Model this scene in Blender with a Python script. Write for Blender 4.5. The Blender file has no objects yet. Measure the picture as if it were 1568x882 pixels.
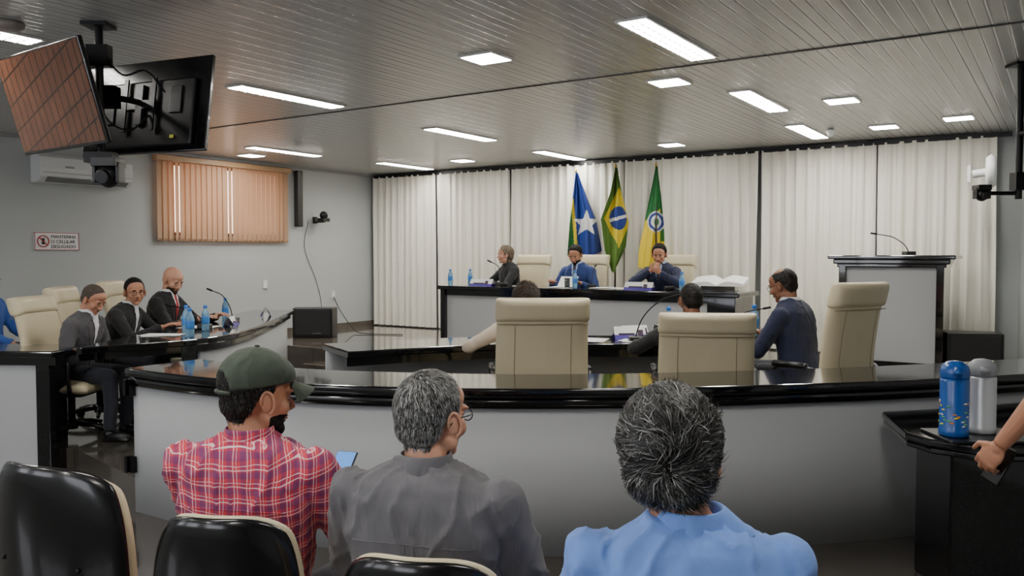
import bpy, bmesh, math, random
from mathutils import Vector as V, Matrix, noise
from mathutils.bvhtree import BVHTree
random.seed(7)
C=bpy.context
COL=C.scene.collection
pi=math.pi
rad=math.radians
A0=rad(-33.5)
E1=V((math.cos(A0),math.sin(A0),0)); E2=V((-math.sin(A0),math.cos(A0),0))
HD=213.5   # heading of things that face the audience from the back wall
FIN=0.15   # inner floor level
FDA=0.45   # dais level
CEIL=2.9

# ---------------------------------------------------------------- materials
def lin(c):
    return tuple(((x/255)/12.92 if x/255<=.04045 else (((x/255)+.055)/1.055)**2.4) for x in c)
def M(name,rgb,rough=.5,metal=0.,var=.08,vs=6.,bump=0.,bs=60.,coat=0.,trans=0.,spec=.5,sheen=0.,fold=0.,fs=13):
    m=bpy.data.materials.new(name); m.use_nodes=True
    nt=m.node_tree; N=nt.nodes; L=nt.links
    b=N['Principled BSDF']
    b.inputs['Roughness'].default_value=rough; b.inputs['Metallic'].default_value=metal
    b.inputs['Coat Weight'].default_value=coat; b.inputs['Transmission Weight'].default_value=trans
    b.inputs['Specular IOR Level'].default_value=spec
    b.inputs['Sheen Weight'].default_value=sheen
    c=lin(rgb)
    tc=N.new('ShaderNodeTexCoord'); nz=N.new('ShaderNodeTexNoise'); nz.inputs['Scale'].default_value=vs
    nz.inputs['Detail'].default_value=4
    L.new(tc.outputs['Object'],nz.inputs['Vector'])
    mx=N.new('ShaderNodeMix'); mx.data_type='RGBA'
    mx.inputs['A'].default_value=(*[x*(1-var) for x in c],1); mx.inputs['B'].default_value=(*[min(1,x*(1+var)) for x in c],1)
    L.new(nz.outputs['Fac'],mx.inputs['Factor']); L.new(mx.outputs['Result'],b.inputs['Base Color'])
    if bump>0:
        n2=N.new('ShaderNodeTexNoise'); n2.inputs['Scale'].default_value=bs; n2.inputs['Detail'].default_value=3
        L.new(tc.outputs['Object'],n2.inputs['Vector'])
        bp=N.new('ShaderNodeBump'); bp.inputs['Strength'].default_value=bump; bp.inputs['Distance'].default_value=.01
        L.new(n2.outputs['Fac'],bp.inputs['Height']); L.new(bp.outputs['Normal'],b.inputs['Normal'])
        if fold>0:
            mp=N.new('ShaderNodeMapping'); mp.inputs['Scale'].default_value=(1,1,.5); L.new(tc.outputs['Object'],mp.inputs[0])
            n3=N.new('ShaderNodeTexNoise'); n3.inputs['Scale'].default_value=fs; n3.inputs['Detail'].default_value=2; n3.inputs['Distortion'].default_value=1.1
            L.new(mp.outputs[0],n3.inputs['Vector'])
            b3=N.new('ShaderNodeBump'); b3.inputs['Strength'].default_value=fold; b3.inputs['Distance'].default_value=.03
            L.new(n3.outputs['Fac'],b3.inputs['Height']); L.new(b3.outputs['Normal'],bp.inputs['Normal'])
    return m
def nodes(m):
    return m.node_tree.nodes,m.node_tree.links,m.node_tree.nodes['Principled BSDF']
def mathn(N,L,op,a,b=None):
    n=N.new('ShaderNodeMath'); n.operation=op
    for i,x in enumerate((a,b)):
        if x is None: continue
        if isinstance(x,(int,float)): n.inputs[i].default_value=x
        else: L.new(x,n.inputs[i])
    return n.outputs[0]
def mixc(N,L,f,a,b):
    n=N.new('ShaderNodeMix'); n.data_type='RGBA'
    if isinstance(f,(int,float)): n.inputs['Factor'].default_value=f
    else: L.new(f,n.inputs['Factor'])
    for k,x in (('A',a),('B',b)):
        if isinstance(x,tuple): n.inputs[k].default_value=(*x,1)
        else: L.new(x,n.inputs[k])
    return n.outputs['Result']
def stripe(N,L,co,fr,off,w):
    x=mathn(N,L,'MULTIPLY',co,fr); x=mathn(N,L,'ADD',x,off+100); x=mathn(N,L,'FRACT',x)
    return mathn(N,L,'LESS_THAN',x,w)
def emis(name,rgb,s):
    m=bpy.data.materials.new(name); m.use_nodes=True
    N,L,b=nodes(m)
    b.inputs['Base Color'].default_value=(*lin(rgb),1)
    b.inputs['Emission Color'].default_value=(*lin(rgb),1); b.inputs['Emission Strength'].default_value=s
    return m

# granite
GRAN=M('black_granite',(12,12,14),rough=.09,var=.1,coat=.5)
N,L,b=nodes(GRAN); tc=N.new('ShaderNodeTexCoord'); nz=N.new('ShaderNodeTexNoise'); nz.inputs['Scale'].default_value=260
L.new(tc.outputs['Object'],nz.inputs['Vector'])
f=mathn(N,L,'GREATER_THAN',nz.outputs['Fac'],.66)
L.new(mixc(N,L,f,lin((11,11,13)),lin((60,62,66))),b.inputs['Base Color'])
def floor_mat(name,c1,c2,rough):
    m=M(name,c1,rough=rough,coat=.4); N,L,b=nodes(m)
    tc=N.new('ShaderNodeTexCoord'); nz=N.new('ShaderNodeTexNoise'); nz.inputs['Scale'].default_value=2.2; nz.inputs['Detail'].default_value=9
    nz.inputs['Distortion'].default_value=1.2
    L.new(tc.outputs['Object'],nz.inputs['Vector'])
    sp=N.new('ShaderNodeSeparateXYZ'); L.new(tc.outputs['Object'],sp.inputs[0])
    base=mixc(N,L,nz.outputs['Fac'],lin(c1),lin(c2))
    g=mathn(N,L,'MAXIMUM',stripe(N,L,sp.outputs[0],1/.6,0,.008),stripe(N,L,sp.outputs[1],1/.6,0,.008))
    L.new(mixc(N,L,g,base,lin((34,32,30))),b.inputs['Base Color'])
    return m
FLOOR=floor_mat('floor_tile',(96,91,85),(58,54,50),.10)
FLOOR2=floor_mat('dais_tile',(118,109,99),(70,64,58),.09)
WALL=M('wall_paint',(182,186,186),rough=.7,var=.03,vs=1.2,bump=.05,bs=90)
PANEL=M('counter_paint',(176,178,180),rough=.5,var=.03,vs=1.5,bump=.04,bs=60)
CURT=M('curtain_fabric',(238,235,223),rough=.85,var=.05,vs=3,bump=.1,bs=200,sheen=.2)
CEILM=M('ceiling_pvc',(150,150,150),rough=.24)
N,L,b=nodes(CEILM); tc=N.new('ShaderNodeTexCoord'); sp=N.new('ShaderNodeSeparateXYZ'); L.new(tc.outputs['Object'],sp.inputs[0])
x=mathn(N,L,'FRACT',mathn(N,L,'ADD',mathn(N,L,'MULTIPLY',sp.outputs[0],6.6),400))
cr=N.new('ShaderNodeValToRGB'); cr.color_ramp.interpolation='LINEAR'; L.new(x,cr.inputs['Fac'])
el=cr.color_ramp.elements; el[0].position=0; el[0].color=(.10,.10,.10,1); el[1].position=.06; el[1].color=(.56,.56,.555,1)
for p,v in ((.40,.50),(.45,.20),(.51,.68),(.57,.52),(.92,.56),(.96,.74),(1.0,.10)):
    e=el.new(p); e.color=(v,v,v*.985,1)
L.new(cr.outputs['Color'],b.inputs['Base Color'])
bp=N.new('ShaderNodeBump'); bp.inputs['Strength'].default_value=.4; bp.inputs['Distance'].default_value=.01
L.new(cr.outputs['Color'],bp.inputs['Height']); L.new(bp.outputs['Normal'],b.inputs['Normal'])
BLACKP=M('black_plastic',(18,18,19),rough=.35,var=.05)
BLACKG=M('black_gloss',(12,12,14),rough=.22,var=.05,coat=.2)
BLACKM=M('black_metal',(22,22,24),rough=.4,metal=.5)
CHROME=M('chrome',(190,190,195),rough=.2,metal=1.)
WHITEP=M('white_plastic',(225,226,226),rough=.4,var=.02)
CREAM=M('cream_leather',(214,201,168),rough=.34,var=.05,bump=.12,bs=120,fold=.16,fs=7)
CREAMD=M('cream_seam',(150,136,104),rough=.6)
PAPER=M('paper',(238,238,236),rough=.8,var=.02)
PURP=M('purple_print',(70,52,150),rough=.5)
LIGHT=emis('light_diffuser',(255,251,242),67)
BLIND=bpy.data.materials.new('blind_fabric'); BLIND.use_nodes=True
N,L,b=nodes(BLIND); b.inputs['Base Color'].default_value=(*lin((196,168,140)),1); b.inputs['Roughness'].default_value=.8
tr=N.new('ShaderNodeBsdfTranslucent'); nz=N.new('ShaderNodeTexNoise'); nz.inputs['Scale'].default_value=4
L.new(mixc(N,L,nz.outputs['Fac'],lin((224,186,154)),lin((236,200,168))),tr.inputs['Color'])
ms=N.new('ShaderNodeMixShader'); ms.inputs[0].default_value=.32
L.new(b.outputs[0],ms.inputs[1]); L.new(tr.outputs[0],ms.inputs[2]); L.new(ms.outputs[0],N['Material Output'].inputs[0])
SUNPANE=emis('window_daylight',(255,232,214),3.0)
FILLPANE=emis('window_sky',(242,245,255),4.5)  # glow of the invented rear windows, added as fill

# ---------------------------------------------------------------- mesh helpers
def mk(name,bm,mats,parent=None,smooth=True,loc=None,rot=None,bevel=0,sub=0,recalc=True):
    if isinstance(bm,bmesh.types.BMesh):
        if recalc: bmesh.ops.recalc_face_normals(bm,faces=bm.faces[:])
        me=bpy.data.meshes.new(name); bm.to_mesh(me); bm.free()
    else: me=bm
    o=bpy.data.objects.new(name,me); COL.objects.link(o)
    if not isinstance(mats,(list,tuple)): mats=[mats]
    if len(me.materials)==0:
        for m in mats: me.materials.append(m)
    if smooth is True:
        for p in me.polygons: p.use_smooth=True
    if loc is not None: o.location=loc
    if rot is not None: o.rotation_euler=rot
    if parent: o.parent=parent
    if bevel:
        m=o.modifiers.new('bevel','BEVEL'); m.width=bevel; m.segments=3; m.limit_method='ANGLE'; m.angle_limit=rad(40)
    if sub:
        m=o.modifiers.new('sub','SUBSURF'); m.levels=sub; m.render_levels=sub
    return o
def empty(name,loc=(0,0,0),heading=0,scale=1,rot=None):
    o=bpy.data.objects.new(name,None); COL.objects.link(o); o.location=loc
    o.rotation_euler=rot if rot else (0,0,-rad(heading)); o.scale=(scale,)*3; o.empty_display_size=.1
    return o
def nb(): return bmesh.new()
def setmat(bm,n0,mi):
    if mi==0: return
    bm.faces.ensure_lookup_table()
    for f in bm.faces[n0:]: f.material_index=mi
def box(bm,c,s,R=None,mi=0):
    n0=len(bm.faces)
    m=Matrix.Translation(c)@(R.to_4x4() if R else Matrix())@Matrix.Diagonal((*s,1))
    bmesh.ops.create_cube(bm,size=1,matrix=m); setmat(bm,n0,mi)
def ico(bm,c,r,R=None,sub=3,mi=0):
    n0=len(bm.faces)
    if isinstance(r,(int,float)): r=(r,r,r)
    m=Matrix.Translation(c)@(R.to_4x4() if R else Matrix())@Matrix.Diagonal((*r,1))
    bmesh.ops.create_icosphere(bm,subdivisions=sub,radius=1,matrix=m); setmat(bm,n0,mi)
def tube(bm,pts,r,n=10,mi=0,round_ends=False):
    n0=len(bm.faces)
    pts=[V(p) for p in pts]
    if isinstance(r,(int,float)): r=[r]*len(pts)
    t=(pts[1]-pts[0]).normalized(); up=V((0,0,1)) if abs(t.z)<.9 else V((0,1,0))
    a=t.cross(up).normalized(); rings=[]
    for i,p in enumerate(pts):
        if i==0: t=pts[1]-pts[0]
        elif i==len(pts)-1: t=pts[-1]-pts[-2]
        else: t=(pts[i+1]-pts[i]).normalized()+(pts[i]-pts[i-1]).normalized()
        t=t.normalized(); a=(a-t*a.dot(t)).normalized(); bb=t.cross(a)
        rings.append([bm.verts.new(p+(a*math.cos(2*pi*k/n)+bb*math.sin(2*pi*k/n))*r[i]) for k in range(n)])
    for i in range(len(rings)-1):
        for k in range(n): bm.faces.new((rings[i][k],rings[i][(k+1)%n],rings[i+1][(k+1)%n],rings[i+1][k]))
    bm.faces.new(rings[0]); bm.faces.new(rings[-1][::-1]); setmat(bm,n0,mi)
    if round_ends:
        ico(bm,pts[0],r[0],sub=2,mi=mi); ico(bm,pts[-1],r[-1],sub=2,mi=mi)
def cyl(bm,p0,p1,r0,r1=None,n=20,mi=0): tube(bm,[p0,p1],[r0,r0 if r1 is None else r1],n,mi)
def lathe(bm,prof,c=(0,0,0),n=24,mi=0):
    n0=len(bm.faces); c=V(c); R=[]
    for r,z in prof: R.append([bm.verts.new(c+V((r*math.cos(2*pi*k/n),r*math.sin(2*pi*k/n),z))) for k in range(n)])
    for i in range(len(R)-1):
        for k in range(n): bm.faces.new((R[i][k],R[i][(k+1)%n],R[i+1][(k+1)%n],R[i+1][k]))
    bm.faces.new(R[0][::-1]); bm.faces.new(R[-1]); setmat(bm,n0,mi)
def loft(bm,rings,n=24,p=2.3,mi=0):
    n0=len(bm.faces); R=[]
    for c,X,Y,a,b2 in rings:
        row=[]
        for k in range(n):
            t=2*pi*k/n; cs,sn=math.cos(t),math.sin(t)
            x=math.copysign(abs(cs)**(2/p),cs); y=math.copysign(abs(sn)**(2/p),sn)
            row.append(bm.verts.new(c+X*(a*x)+Y*(b2*y)))
        R.append(row)
    for i in range(len(R)-1):
        for k in range(n): bm.faces.new((R[i][k],R[i][(k+1)%n],R[i+1][(k+1)%n],R[i+1][k]))
    bm.faces.new(R[0][::-1]); bm.faces.new(R[-1]); setmat(bm,n0,mi)
def v3(p): return V((p[0],p[1],p[2] if len(p)>2 else 0.))
def catmull(P,k=8):
    P=[v3(p) for p in P]; P=[P[0]*2-P[1]]+P+[P[-1]*2-P[-2]]; out=[]
    for i in range(1,len(P)-2):
        for j in range(k):
            t=j/k; a,b,c,d=P[i-1],P[i],P[i+1],P[i+2]
            out.append(.5*((2*b)+(c-a)*t+(2*a-5*b+4*c-d)*t*t+(-a+3*b-3*c+d)*t**3))
    out.append(P[-2].copy()); return out
def offset(P,d):
    out=[]
    for i,p in enumerate(P):
        t=(P[min(i+1,len(P)-1)]-P[max(i-1,0)]).normalized(); out.append(p+V((-t.y,t.x,0))*d)
    return out
def slab(bm,F,B,z0,z1,mi=0):
    n0=len(bm.faces); rows=[]
    for f,b2 in zip(F,B):
        rows.append([bm.verts.new((f.x,f.y,z0)),bm.verts.new((f.x,f.y,z1)),bm.verts.new((b2.x,b2.y,z1)),bm.verts.new((b2.x,b2.y,z0))])
    for i in range(len(rows)-1):
        for k in range(4): bm.faces.new((rows[i][k],rows[i][(k+1)%4],rows[i+1][(k+1)%4],rows[i+1][k]))
    bm.faces.new(rows[0]); bm.faces.new(rows[-1][::-1]); setmat(bm,n0,mi)
def prism(bm,pts,z0,z1,mi=0):
    n0=len(bm.faces)
    lo=[bm.verts.new((p[0],p[1],z0)) for p in pts]; hi=[bm.verts.new((p[0],p[1],z1)) for p in pts]
    bm.faces.new(lo[::-1]); bm.faces.new(hi)
    for i in range(len(pts)):
        j=(i+1)%len(pts); bm.faces.new((lo[i],lo[j],hi[j],hi[i]))
    setmat(bm,n0,mi)
def cushion(bm,fn,nx,nz,th,ex=6,mi=0,edge=.3):
    n0=len(bm.faces); F=[];B=[]
    for i in range(nx+1):
        f=[];b2=[]
        for j in range(nz+1):
            u=i/nx*2-1; v=j/nz; c,nn=fn(u,v); e=max(0,(1-abs(u)**ex)*(1-abs(2*v-1)**ex))
            t=th*(edge+(1-edge)*math.sqrt(e))/2
            f.append(bm.verts.new(c+nn*t)); b2.append(bm.verts.new(c-nn*t))
        F.append(f);B.append(b2)
    for i in range(nx):
        for j in range(nz):
            bm.faces.new((F[i][j],F[i+1][j],F[i+1][j+1],F[i][j+1])); bm.faces.new((B[i][j],B[i][j+1],B[i+1][j+1],B[i+1][j]))
    for j in range(nz):
        bm.faces.new((F[0][j],F[0][j+1],B[0][j+1],B[0][j])); bm.faces.new((F[nx][j+1],F[nx][j],B[nx][j],B[nx][j+1]))
    for i in range(nx):
        bm.faces.new((F[i+1][0],F[i][0],B[i][0],B[i+1][0])); bm.faces.new((F[i][nz],F[i+1][nz],B[i+1][nz],B[i][nz]))
    setmat(bm,n0,mi)
def remesh(bm,vox,it=4,fac=.5):
    bmesh.ops.recalc_face_normals(bm,faces=bm.faces[:])
    me=bpy.data.meshes.new('t'); bm.to_mesh(me); bm.free()
    o=bpy.data.objects.new('t',me); COL.objects.link(o)
    m=o.modifiers.new('r','REMESH'); m.mode='VOXEL'; m.voxel_size=vox
    if it:
        s=o.modifiers.new('s','SMOOTH'); s.factor=fac; s.iterations=it
    dg=C.evaluated_depsgraph_get(); dg.update()
    r=bpy.data.meshes.new_from_object(o.evaluated_get(dg),depsgraph=dg)
    r.materials.clear()
    bpy.data.objects.remove(o); bpy.data.meshes.remove(me)
    return r
def sstep(a,b,x):
    t=max(0,min(1,(x-a)/(b-a))); return t*t*(3-2*t)
def pl(x,tab):
    if x<=tab[0][0]: return tab[0][1]
    for (a,b),(c,d) in zip(tab,tab[1:]):
        if x<=c: return b+(d-b)*(x-a)/(c-a)
    return tab[-1][1]

# ================================================================= ROOM SHELL (room frame rotated by A0)
RR=(0,0,A0)
def room(name,fn,mats,**k):
    bm=nb(); fn(bm); return mk(name,bm,mats,smooth=k.pop('smooth',False),rot=RR,**k)
XL=-9.49; YB=10.32
room('floor',lambda b:prism(b,[(XL-.1,-3.1),(4.0,-3.1),(-.3,YB+.1),(XL-.1,YB+.1)],-.1,0),FLOOR)
room('ceiling',lambda b:prism(b,[(XL-.1,-3.1),(4.0,-3.1),(-.3,YB+.1),(XL-.1,YB+.1)],CEIL,CEIL+.1),CEILM)
room('wall_back',lambda b:box(b,((XL-.4)/2,YB+.05,CEIL/2),(abs(XL)+.5,.1,CEIL)),WALL)
room('wall_rear',lambda b:box(b,(-2.9,-3.05,CEIL/2),(13.4,.1,CEIL)),WALL)
WY0,WY1,WZ0,WZ1=6.35,8.30,1.85,2.78
def wl(b):
    box(b,(XL-.05,(-3.1+WY0)/2,CEIL/2),(.1,WY0+3.1,CEIL)); box(b,(XL-.05,(WY1+YB)/2,CEIL/2),(.1,YB-WY1,CEIL))
    box(b,(XL-.05,(WY0+WY1)/2,WZ0/2),(.1,WY1-WY0,WZ0)); box(b,(XL-.05,(WY0+WY1)/2,(WZ1+CEIL)/2),(.1,WY1-WY0,CEIL-WZ1))
room('wall_left',wl,WALL)
room('wall_right',lambda b:prism(b,[(-.42,YB),(-.3,YB+.1),(3.75,-3.1),(3.6,-3.1)],0,CEIL),WALL)
room('trim_ceiling_seam',lambda b:box(b,(-3.5,5.52,CEIL-.003),(12,.022,.006)),M('seam_grey',(60,60,60)))
room('trim_ceiling_cornice_left',lambda b:box(b,(XL+.02,4,CEIL-.02),(.04,12.6,.04)),M('cornice',(150,150,150),rough=.5))
room('trim_curtain_rail',lambda b:box(b,(-4.95,YB-.16,CEIL-.045),(8.9,.05,.05)),BLACKM)
room('baseboard_left',lambda b:box(b,(XL+.01,8.85,FDA+.04),(.02,2.9,.08)),FLOOR2)
# invented rear windows behind the audience, glowing panes added for frontal fill
WFR=M('white_window_frame',(220,220,220),rough=.4)
for i,xc in enumerate((-7.2,-4.2,-1.2)):
    e=empty('window_%d'%(i+2),rot=RR)
    bm=nb(); box(bm,(xc,-2.985,1.75),(2.0,.01,1.2)); mk('glass',bm,FILLPANE,e,smooth=False)
    bm=nb()
    for a in (-1.02,0,1.02): box(bm,(xc+a,-2.97,1.75),(.06,.05,1.3))
    for a in (-.63,.63): box(bm,(xc,-2.97,1.75+a),(2.1,.05,.06))
    mk('frame',bm,WFR,e,smooth=False)
# dais with steps
room('floor_dais',lambda b:prism(b,[(XL,7.3),(.45,7.3),(-.42,YB),(XL,YB)],0,FDA),FLOOR2,bevel=.01)
room('floor_dais_step',lambda b:prism(b,[(-7.6,6.95),(-1.2,6.95),(-1.2,7.3),(-7.6,7.3)],FIN,.30),FLOOR2,bevel=.01)

# counter arc (front edge of the top)
FA=catmull([(-2.38,5.12),(-1.80,4.76),(-1.17,4.50),(-.285,4.34),(.56,4.34),(1.46,4.47),(2.38,4.68),(3.3,4.98),(3.86,5.2)],8)
FB=offset(FA,.55)
inner=[(-7.2,6.25),(-3.3,6.25),(-2.35,5.3)]+[(p.x,p.y) for p in offset(FA,.3)[4:]]
def tow(x,y): p=E1*x+E2*y; return (p.x,p.y)
inner+= [tow(.28,7.3)] + [tow(XL,7.3)]
bm=nb(); prism(bm,inner,0.0,FIN); mk('floor_inner_platform',bm,FLOOR,smooth=False)

# curved counter
cnt=empty('curved_granite_counter')
bm=nb(); slab(bm,FA,FB,.855,.905); mk('counter_top',bm,GRAN,cnt,bevel=.012,smooth=False)
bm=nb(); slab(bm,offset(FA,.03),offset(FA,.055),.795,.855); mk('counter_apron',bm,GRAN,cnt,smooth=False)
bm=nb(); slab(bm,offset(FA,.06),offset(FA,.20),0,.80); mk('counter_front_panel',bm,PANEL,cnt,smooth=False)
for o in cnt.children:
    for p in o.data.polygons: p.use_smooth = abs(p.normal.z)<.3
bm=nb(); t=(FA[1]-FA[0]).normalized(); nrm=V((-t.y,t.x,0))
R=Matrix((t,nrm,V((0,0,1)))).transposed()
box(bm,FA[0]+nrm*.28+V((.02,0,.43)),(.05,.44,.86),R)
mk('counter_end',bm,GRAN,cnt,smooth=False,bevel=.005)
bm=nb()
for z in (.30,.78):
    box(bm,FA[0]+nrm*.045-t*.0+V((0,0,z)),(.05,.025,.10),R); cyl(bm,FA[0]+nrm*.02-t*.025+V((0,0,z-.05)),FA[0]+nrm*.02-t*.025+V((0,0,z+.05)),.012)
mk('gate_hinges',bm,BLACKM,cnt,smooth=False)
# left counter
lc=empty('side_granite_counter')
LF=[V((-6.80,6.25,0)),V((-5,6.12,0)),V((-3.30,6.0,0))]
bm=nb(); slab(bm,LF,offset(LF,.5),.86,.905); mk('counter_top',bm,GRAN,lc,smooth=False,bevel=.012)
bm=nb(); slab(bm,offset(LF,.03),offset(LF,.06),.80,.86); mk('apron',bm,GRAN,lc,smooth=False)
LP=LF[:2]+[V((-3.44,6.01,0))]
bm=nb(); slab(bm,offset(LP,.06),offset(LP,.2),0,.81); mk('front_panel',bm,PANEL,lc,smooth=False)
bm=nb(); box(bm,(-3.40,6.16,.43),(.10,.24,.86)); mk('end_post',bm,GRAN,lc,smooth=False,bevel=.005)

# left councillor desk
ld=empty('councillor_desk')
z=.95
DI=catmull([(-3.02,5.85,0),(-2.38,6.55,0),(-2.30,7.4,0),(-2.42,8.6,0),(-2.58,9.9,0)],8)
DO=[V((-3.06,5.86+ (9.9-5.86)*i/(len(DI)-1),0)) for i in range(len(DI))]
bm=nb(); slab(bm,DI,DO,z-.05,z); mk('desk_top',bm,GRAN,ld,smooth=False,bevel=.01)
bm=nb(); slab(bm,offset(DI,.04),offset(DI,.06),z-.10,z-.05); mk('desk_apron',bm,GRAN,ld,smooth=False)
bm=nb(); slab(bm,offset(DI,.08)[8:],offset(DI,.12)[8:],FIN,z-.05); mk('desk_panel',bm,PANEL,ld,smooth=True)
bm=nb(); box(bm,(-2.55,6.62,(FIN+z-.05)/2),(.12,.06,z-.05-FIN)); box(bm,(-2.85,9.8,(FIN+z-.05)/2),(.4,.04,z-.05-FIN)); mk('desk_end',bm,GRAN,ld,smooth=False)
# centre councillor desk
cd=empty('councillor_desk'); z=.92
CI=catmull([(-1.15,5.86,0),(-.6,6.16,0),(.2,6.42,0),(1.1,6.45,0),(1.75,6.7,0),(2.15,7.15,0)],8)
CO=offset(CI,.62)
bm=nb(); slab(bm,CI,CO,z-.05,z); mk('desk_top',bm,GRAN,cd,smooth=False,bevel=.01)
bm=nb(); slab(bm,offset(CI,.50),offset(CI,.54),FIN,z-.05); mk('desk_panel',bm,PANEL,cd)
bm=nb(); slab(bm,offset(CI,.03),offset(CI,.05),z-.11,z-.05); mk('desk_apron',bm,GRAN,cd,smooth=False)

# dais desk (room frame)
dx0=V((-.94,10.76,0)).dot(E1); dy0=V((-.94,10.76,0)).dot(E2)
zt=1.206
dd=empty('presiding_desk',(0,0,0),rot=RR)
bm=nb(); box(bm,(dx0+1.95,dy0+.33,zt-.025),(3.95,.68,.05)); mk('desk_top',bm,GRAN,dd,smooth=False,bevel=.012)
bm=nb(); box(bm,(dx0+1.95,dy0+.05,zt-.085),(3.85,.03,.07)); mk('desk_apron',bm,GRAN,dd,smooth=False)
bm=nb(); box(bm,(dx0+1.95,dy0+.09,(FDA+zt-.05)/2),(3.75,.05,zt-.05-FDA)); mk('desk_panel',bm,PANEL,dd,smooth=False)
bm=nb(); box(bm,(dx0+.05,dy0+.33,(FDA+zt-.05)/2),(.07,.64,zt-.05-FDA)); box(bm,(dx0+3.72,dy0+.33,(FDA+zt-.05)/2),(.3,.6,zt-.05-FDA)); mk('desk_ends',bm,GRAN,dd,smooth=False,bevel=.004)
def dpos(s,off=.15,z=zt): p=V((-.94,10.76,0))+E1*s+E2*off; return V((p.x,p.y,z))

# lectern
px,py=V((3.99,8.75,0)).dot(E1),V((3.99,8.75,0)).dot(E2)
le=empty('lectern',rot=RR)
bm=nb(); box(bm,(px,py,(FDA+1.48)/2),(.86,.44,1.48-FDA)); mk('lectern_panel',bm,PANEL,le,smooth=False)
bm=nb()
for sx in (-1,1): box(bm,(px+sx*.46,py,(FDA+1.50)/2),(.07,.54,1.50-FDA))
box(bm,(px,py,FDA+.03),(.86,.5,.06))
mk('lectern_posts',bm,GRAN,le,smooth=False,bevel=.006)
bm=nb(); box(bm,(px,py,1.575),(1.2,.64,.04)); box(bm,(px,py,1.53),(1.10,.58,.05)); box(bm,(px,py,1.49),(1.03,.54,.04)); mk('lectern_top',bm,GRAN,le,smooth=False,bevel=.012)

# curtains
gaps=[-9.42,-8.13,-6.75,-4.92,-3.11,-1.81,-.62]
for i in range(6):
    a,b_=gaps[i]+.02,gaps[i+1]-(.035 if i==3 else .008)
    bm=nb(); n=int((b_-a)/.012); rows=[]
    ph=random.random()*6
    for k in range(n+1):
        x=a+(b_-a)*k/n; col=[]
        for z_,am in ((FDA+.02,.040),(FDA+.6,.036),(1.6,.034),(2.3,.030),(CEIL-.12,.024),(CEIL-.05,.022)):
            w=x*2*pi/.135+ph+1.6*noise.noise(V((x*2.3,z_*.35,i)))
            y=YB-.17+am*(.75+.5*noise.noise(V((x*3,0,i+9))))*math.sin(w)+.3*am*math.sin(2.3*w+1)
            col.append(bm.verts.new((x+.008*math.sin(w*2+z_),y,z_)))
        rows.append(col)
    for k in range(n):
        for j in range(5): bm.faces.new((rows[k][j],rows[k+1][j],rows[k+1][j+1],rows[k][j+1]))
    mk('curtain',bm,CURT,rot=RR)

# window with vertical blinds
wd=empty('window_1',rot=RR)
bm=nb(); box(bm,(XL-.09,(WY0+WY1)/2,(WZ0+WZ1)/2),(.01,WY1-WY0,WZ1-WZ0)); mk('window_glass',bm,SUNPANE,wd,smooth=False)
bm=nb()
for y in (WY0+.02,(WY0+WY1)/2,WY1-.02): box(bm,(XL-.05,y,(WZ0+WZ1)/2),(.05,.04,WZ1-WZ0))
for z_ in (WZ0+.02,WZ1-.02): box(bm,(XL-.05,(WY0+WY1)/2,z_),(.05,WY1-WY0,.04))
mk('window_frame',bm,M('wood_frame',(110,72,45),rough=.5),wd,smooth=False)
bl=empty('vertical_blinds',rot=RR)
bm=nb(); ns=26
for i in range(ns):
    y=6.27+(2.1)*(i+.5)/ns
    R=Matrix.Rotation(rad(10 if i not in (3,13) else 30),3,'Z')
    box(bm,(XL+.06,y,2.28),(.0025,.092,1.0),R)
mk('slats',bm,BLIND,bl,smooth=False)
bm=nb(); box(bm,(XL+.06,7.32,2.81),(.10,2.16,.07))
mk('headrail',bm,M('blind_rail',(176,140,104),rough=.5),bl,smooth=False,bevel=.006)
bm=nb(); tube(bm,[(XL+.065,6.28,1.80),(XL+.065,8.36,1.80)],.004,6)
for i in range(ns): box(bm,(XL+.06,6.27+2.1*(i+.5)/ns,1.785),(.006,.07,.02))
mk('bottom_chain',bm,M('blind_weight',(170,130,95)),bl)

# ================================================================= ceiling lights
FRAME=M('light_frame',(225,225,223),rough=.35,metal=.1)
LOUV=M('light_louver',(215,215,215),rough=.2,metal=.8)
def clight(x,y,lx,ly,kind):
    e=empty('fluorescent_light_fixture' if kind=='t' else 'led_panel_light',(x,y,CEIL),rot=RR)
    bm=nb(); t=.018
    for sx in (-1,1): box(bm,(sx*(lx/2+t/2),0,-.006),(t,ly+2*t,.012)); box(bm,(0,sx*(ly/2+t/2),-.006),(lx,t,.012))
    mk('frame',bm,FRAME,e,smooth=False)
    bm=nb(); box(bm,(0,0,-.007),(lx,ly,.014)); mk('diffuser',bm,LIGHT,e,smooth=False)
    if kind=='t':
        bm=nb()
        for k in range(1,14): box(bm,(0,-ly/2+ly*k/14,-.018),(lx,.009,.008))
        for a in (-.03,.03): box(bm,(a,0,-.018),(.007,ly,.008))
        mk('louver',bm,LOUV,e,smooth=False)
for x,y in ((-.17,5.58),(1.18,6.35),(2.77,7.1),(3.77,8.55),(4.23,8.0),(1.88,9.93),(-.68,11.6),(-3.4,11.0)): clight(x,y,.235,.235,'p')
for x,y in ((-1.83,6.95),(.96,5.13),(2.1,7.15),(-.54,9.1),(-2.85,10.6),(-1.55,12.3),(.63,11.0),(3.12,8.9),(-3.2,4.7)): clight(x,y,.16,1.08,'t')
for x,y in ((-1.2,2.2),(1.1,2.0),(-3.4,1.6),(-5.6,3.2),(-6.0,6.3),(-.6,-.8),(-3.0,-.6),(-7.2,1.2)): clight(x,y,.16,1.08,'t')  # unseen fixtures over and behind the camera, added for fill
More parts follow.
